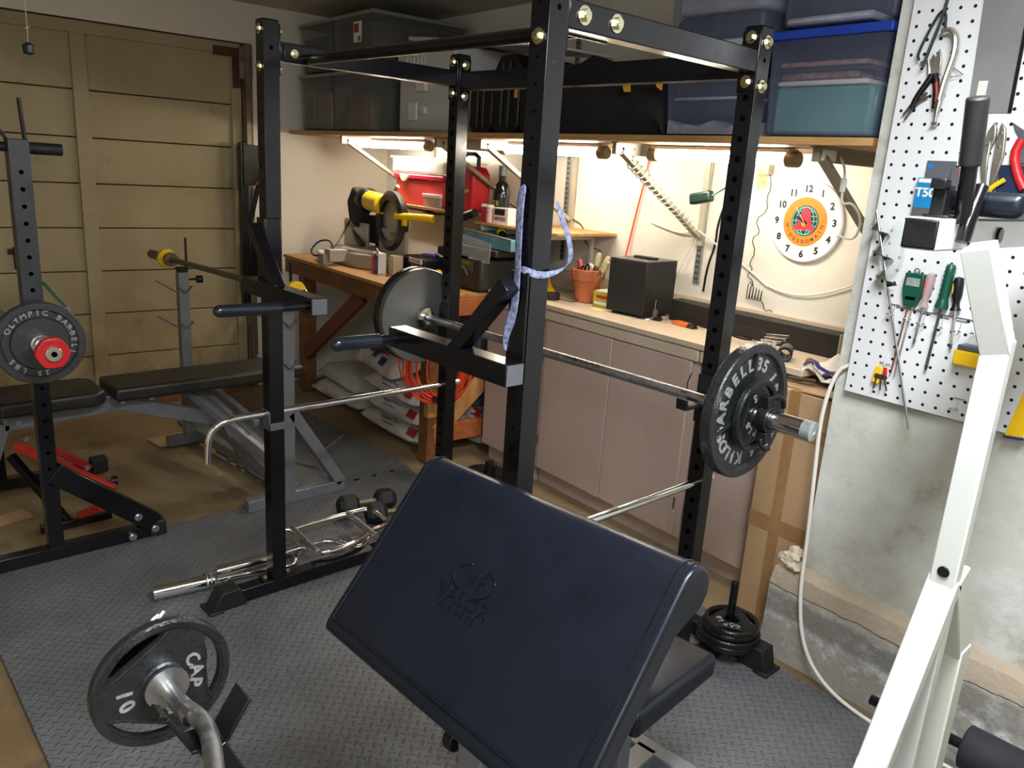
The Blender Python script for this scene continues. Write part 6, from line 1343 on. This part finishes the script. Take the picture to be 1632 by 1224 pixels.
mk('white_handle', MB().prism(circ(.045, 20, .12, .172, pi, 2*pi), .012, Matrix.Translation((0, -.008, 0)) @ P_), WPL, rb, bev=.003)
cbn = rthing('storage_bin', 'flat clear bin stacked on the red bin', 'bin', -4.30, 2.46, 1.440)
mk('tub', MB().b2((0, 0, 0), (.56, .30, .078)), CLR, cbn, bev=.01, seg=3); mk('lid', MB().b2((-.008, -.008, .078), (.568, .308, .092)), CLR, cbn, bev=.004)
mk('contents', MB().b2((.03, .03, .006), (.20, .26, .06)).b2((.24, .03, .006), (.36, .26, .05)).b2((.39, .03, .006), (.52, .26, .065)), WPL, cbn, bev=.01)
scb = rthing('storage_bin', 'small clear lidded box in front of the red bin', 'bin', -3.915, 2.445, 1.262)
mk('tub', MB().b2((0, 0, 0), (.17, .018, .055)), CLR, scb, bev=.004); mk('lid', MB().b2((-.012, -.004, .055), (.17, .02, .073)), WPL, scb, bev=.003)
jc = rthing('tool_case', 'red moulded tool case with a black handle, on the shelf right of the rack post', 'tool case', -3.715, 2.47, 1.262, 0)
mk('shell', MB().prism([(.0, .02), (.03, 0), (.22, 0), (.235, .03), (.235, .20), (.20, .235), (.06, .235), (.0, .19)], .12, Matrix.Translation((0, .12, 0)) @ P_), mat('tool case red', srgb(196, 24, 34), .4, 0, .08, 6), jc, bev=.014, seg=3)
mk('handle', MB().tube([(.06, .06, .235), (.06, .06, .30), (.20, .06, .30), (.20, .06, .235)], .011, 10, smooth=1), BLKP, jc)
mk('name', MB().text('Milwaukee', .030, frame((.15, -.0045, .10), (.9, 0, .25), (-.25, 0, .9)), ext=.0004), PAPER, jc, smooth=False)
sbq = rthing('spray_bottle', 'glossy black bottle with a grey cap, left of the near rack post', 'bottle', -3.30, 2.53, 1.225)
mk('bottle', MB().lathe([(0, 0), (.042, 0), (.046, .01), (.046, .15), (.036, .19), (.02, .21), (.02, .24), (0, .24)], 28), mat('gloss black', srgb(18, 18, 20), .12, 0, .1, 6, coat=.5), sbq)
mk('cap', MB().cyl((0, 0, .235), (0, 0, .285), .022, 20), SIL2, sbq, bev=.004); mk('gold_print', MB().text('TB', .035, frame((.012, -.0465, .10), (1, .2, 0), (0, 0, 1)), ext=.001), mat('gold print', srgb(190, 160, 60), .4), sbq, smooth=False)
jr = rthing('jar', 'red-labelled clear jar with a white lid, on the lower plywood shelf', 'jar', -3.385, 2.50, 1.225, group='small jars on the lower plywood shelf')
mk('glass', MB().cyl((0, 0, 0), (0, 0, .075), .026, 24), RED, jr, bev=.003); mk('lid', MB().cyl((0, 0, .075), (0, 0, .09), .028, 24), WPL, jr, bev=.002)
jr2 = rthing('jar', 'pale jar just right of the red-labelled jar', 'jar', -3.325, 2.485, 1.225, group='small jars on the lower plywood shelf')
mk('glass', MB().cyl((0, 0, 0), (0, 0, .075), .024, 24), mat('pale pink jar', srgb(214, 170, 160), .3), jr2, bev=.003); mk('lid', MB().cyl((0, 0, .075), (0, 0, .09), .026, 24), WPL, jr2, bev=.002)
kx = rthing('carton', 'small black, white and red carton on the lower plywood shelf', 'box', -3.29, 2.475, 1.225, .05)
mk('box', MB().b2((0, 0, 0), (.115, .06, .082)), PAPER, kx, bev=.001); mk('black_top', MB().b2((.01, -.001, .045), (.09, 0, .075)), INKK, kx); mk('red_print', MB().text('KRYTOX', .022, frame((.055, -.0012, .026), (1, 0, 0), (0, 0, 1)), ext=.0003, bold=.0008), INKR, kx, smooth=False)
rsolo('black_mallet', MB().tube([(0, 0, 0), (.12, .0, .035)], .022, 14).cyl((-.08, 0, -.04), (0, 0, 0), .012, 10), BLKP, 'black ribbed tool handle slanting between the two plywood shelves', 'tool handle', -3.52, 2.44, 1.235)
te = rthing('foam_tray', 'light blue tray full of odds under the lower plywood shelf', 'tray', -3.46, 2.42, 1.105)
mk('tray', MB().prism([(0, .0), (.40, 0), (.40, .055), (-.0, .075)], .20, Matrix.Translation((0, .20, 0)) @ P_), mat('pale blue tray', srgb(110, 160, 176), .4), te, bev=.003)
mk('yellow_rim', MB().bar((0, -.002, .078), (.40, -.002, .058), .006, .006), PLY, te); mk('glass_edge', MB().bar((-.08, -.05, .02), (.30, -.05, -.02), .004, .10, up=(0, 0, 1)), CLR, te)
rsolo('hair_clipper', MB().sph((0, 0, 0), .03, sc=(1.1, .8, 1), seg=20).mi(1).cyl((.01, -.01, -.005), (.035, -.015, -.02), .024, 18), [LIME, BLKP], 'round lime and black tool under the lower plywood shelf', 'tool', -3.24, 2.50, 1.180, bev=.002)
# light pull hanging from the ceiling
lp = thing('light_pull', 'small black pull weight hanging on a thin string, top left', 'light pull', (-2.25, .485, 1.70))
mk('weight', MB().sph((0, 0, 0), .012, sc=(1, 1, 1.2), seg=12).cyl((0, 0, -.012), (0, 0, .01), .0125, 10), BLKP, lp, bev=.003)
mk('string', MB().tube([(0, 0, .01), (0, .001, .045), (.0, 0, ZC-1.70)], .0011, 6), mat('dirty string', srgb(150, 140, 112), .8), lp)
mk('knot', MB().sph((0, 0, .045), .004, seg=8).tube([(0, 0, .045), (.006, .006, .05)], .001, 5), mat('dirty string knot', srgb(150, 140, 112), .8), lp)
# ceiling fixture that lights the near half of the room
fx = rthing('ceiling_fixture', 'long white ceiling light fixture above the preacher bench', 'ceiling light', -.30, .85, ZC)
mk('housing', MB().b2((-.14, -.56, -.05), (.14, .56, 0)), WPL, fx, bev=.006)
fx = rthing('ceiling_fixture', 'long white housing made up for the added fill light behind the camera', 'ceiling light', .9, -.9, ZC)  # made-up housing over the added fill lamp, out of view
mk('housing', MB().b2((-.14, -.56, -.05), (.14, .56, 0)), WPL, fx, bev=.006)
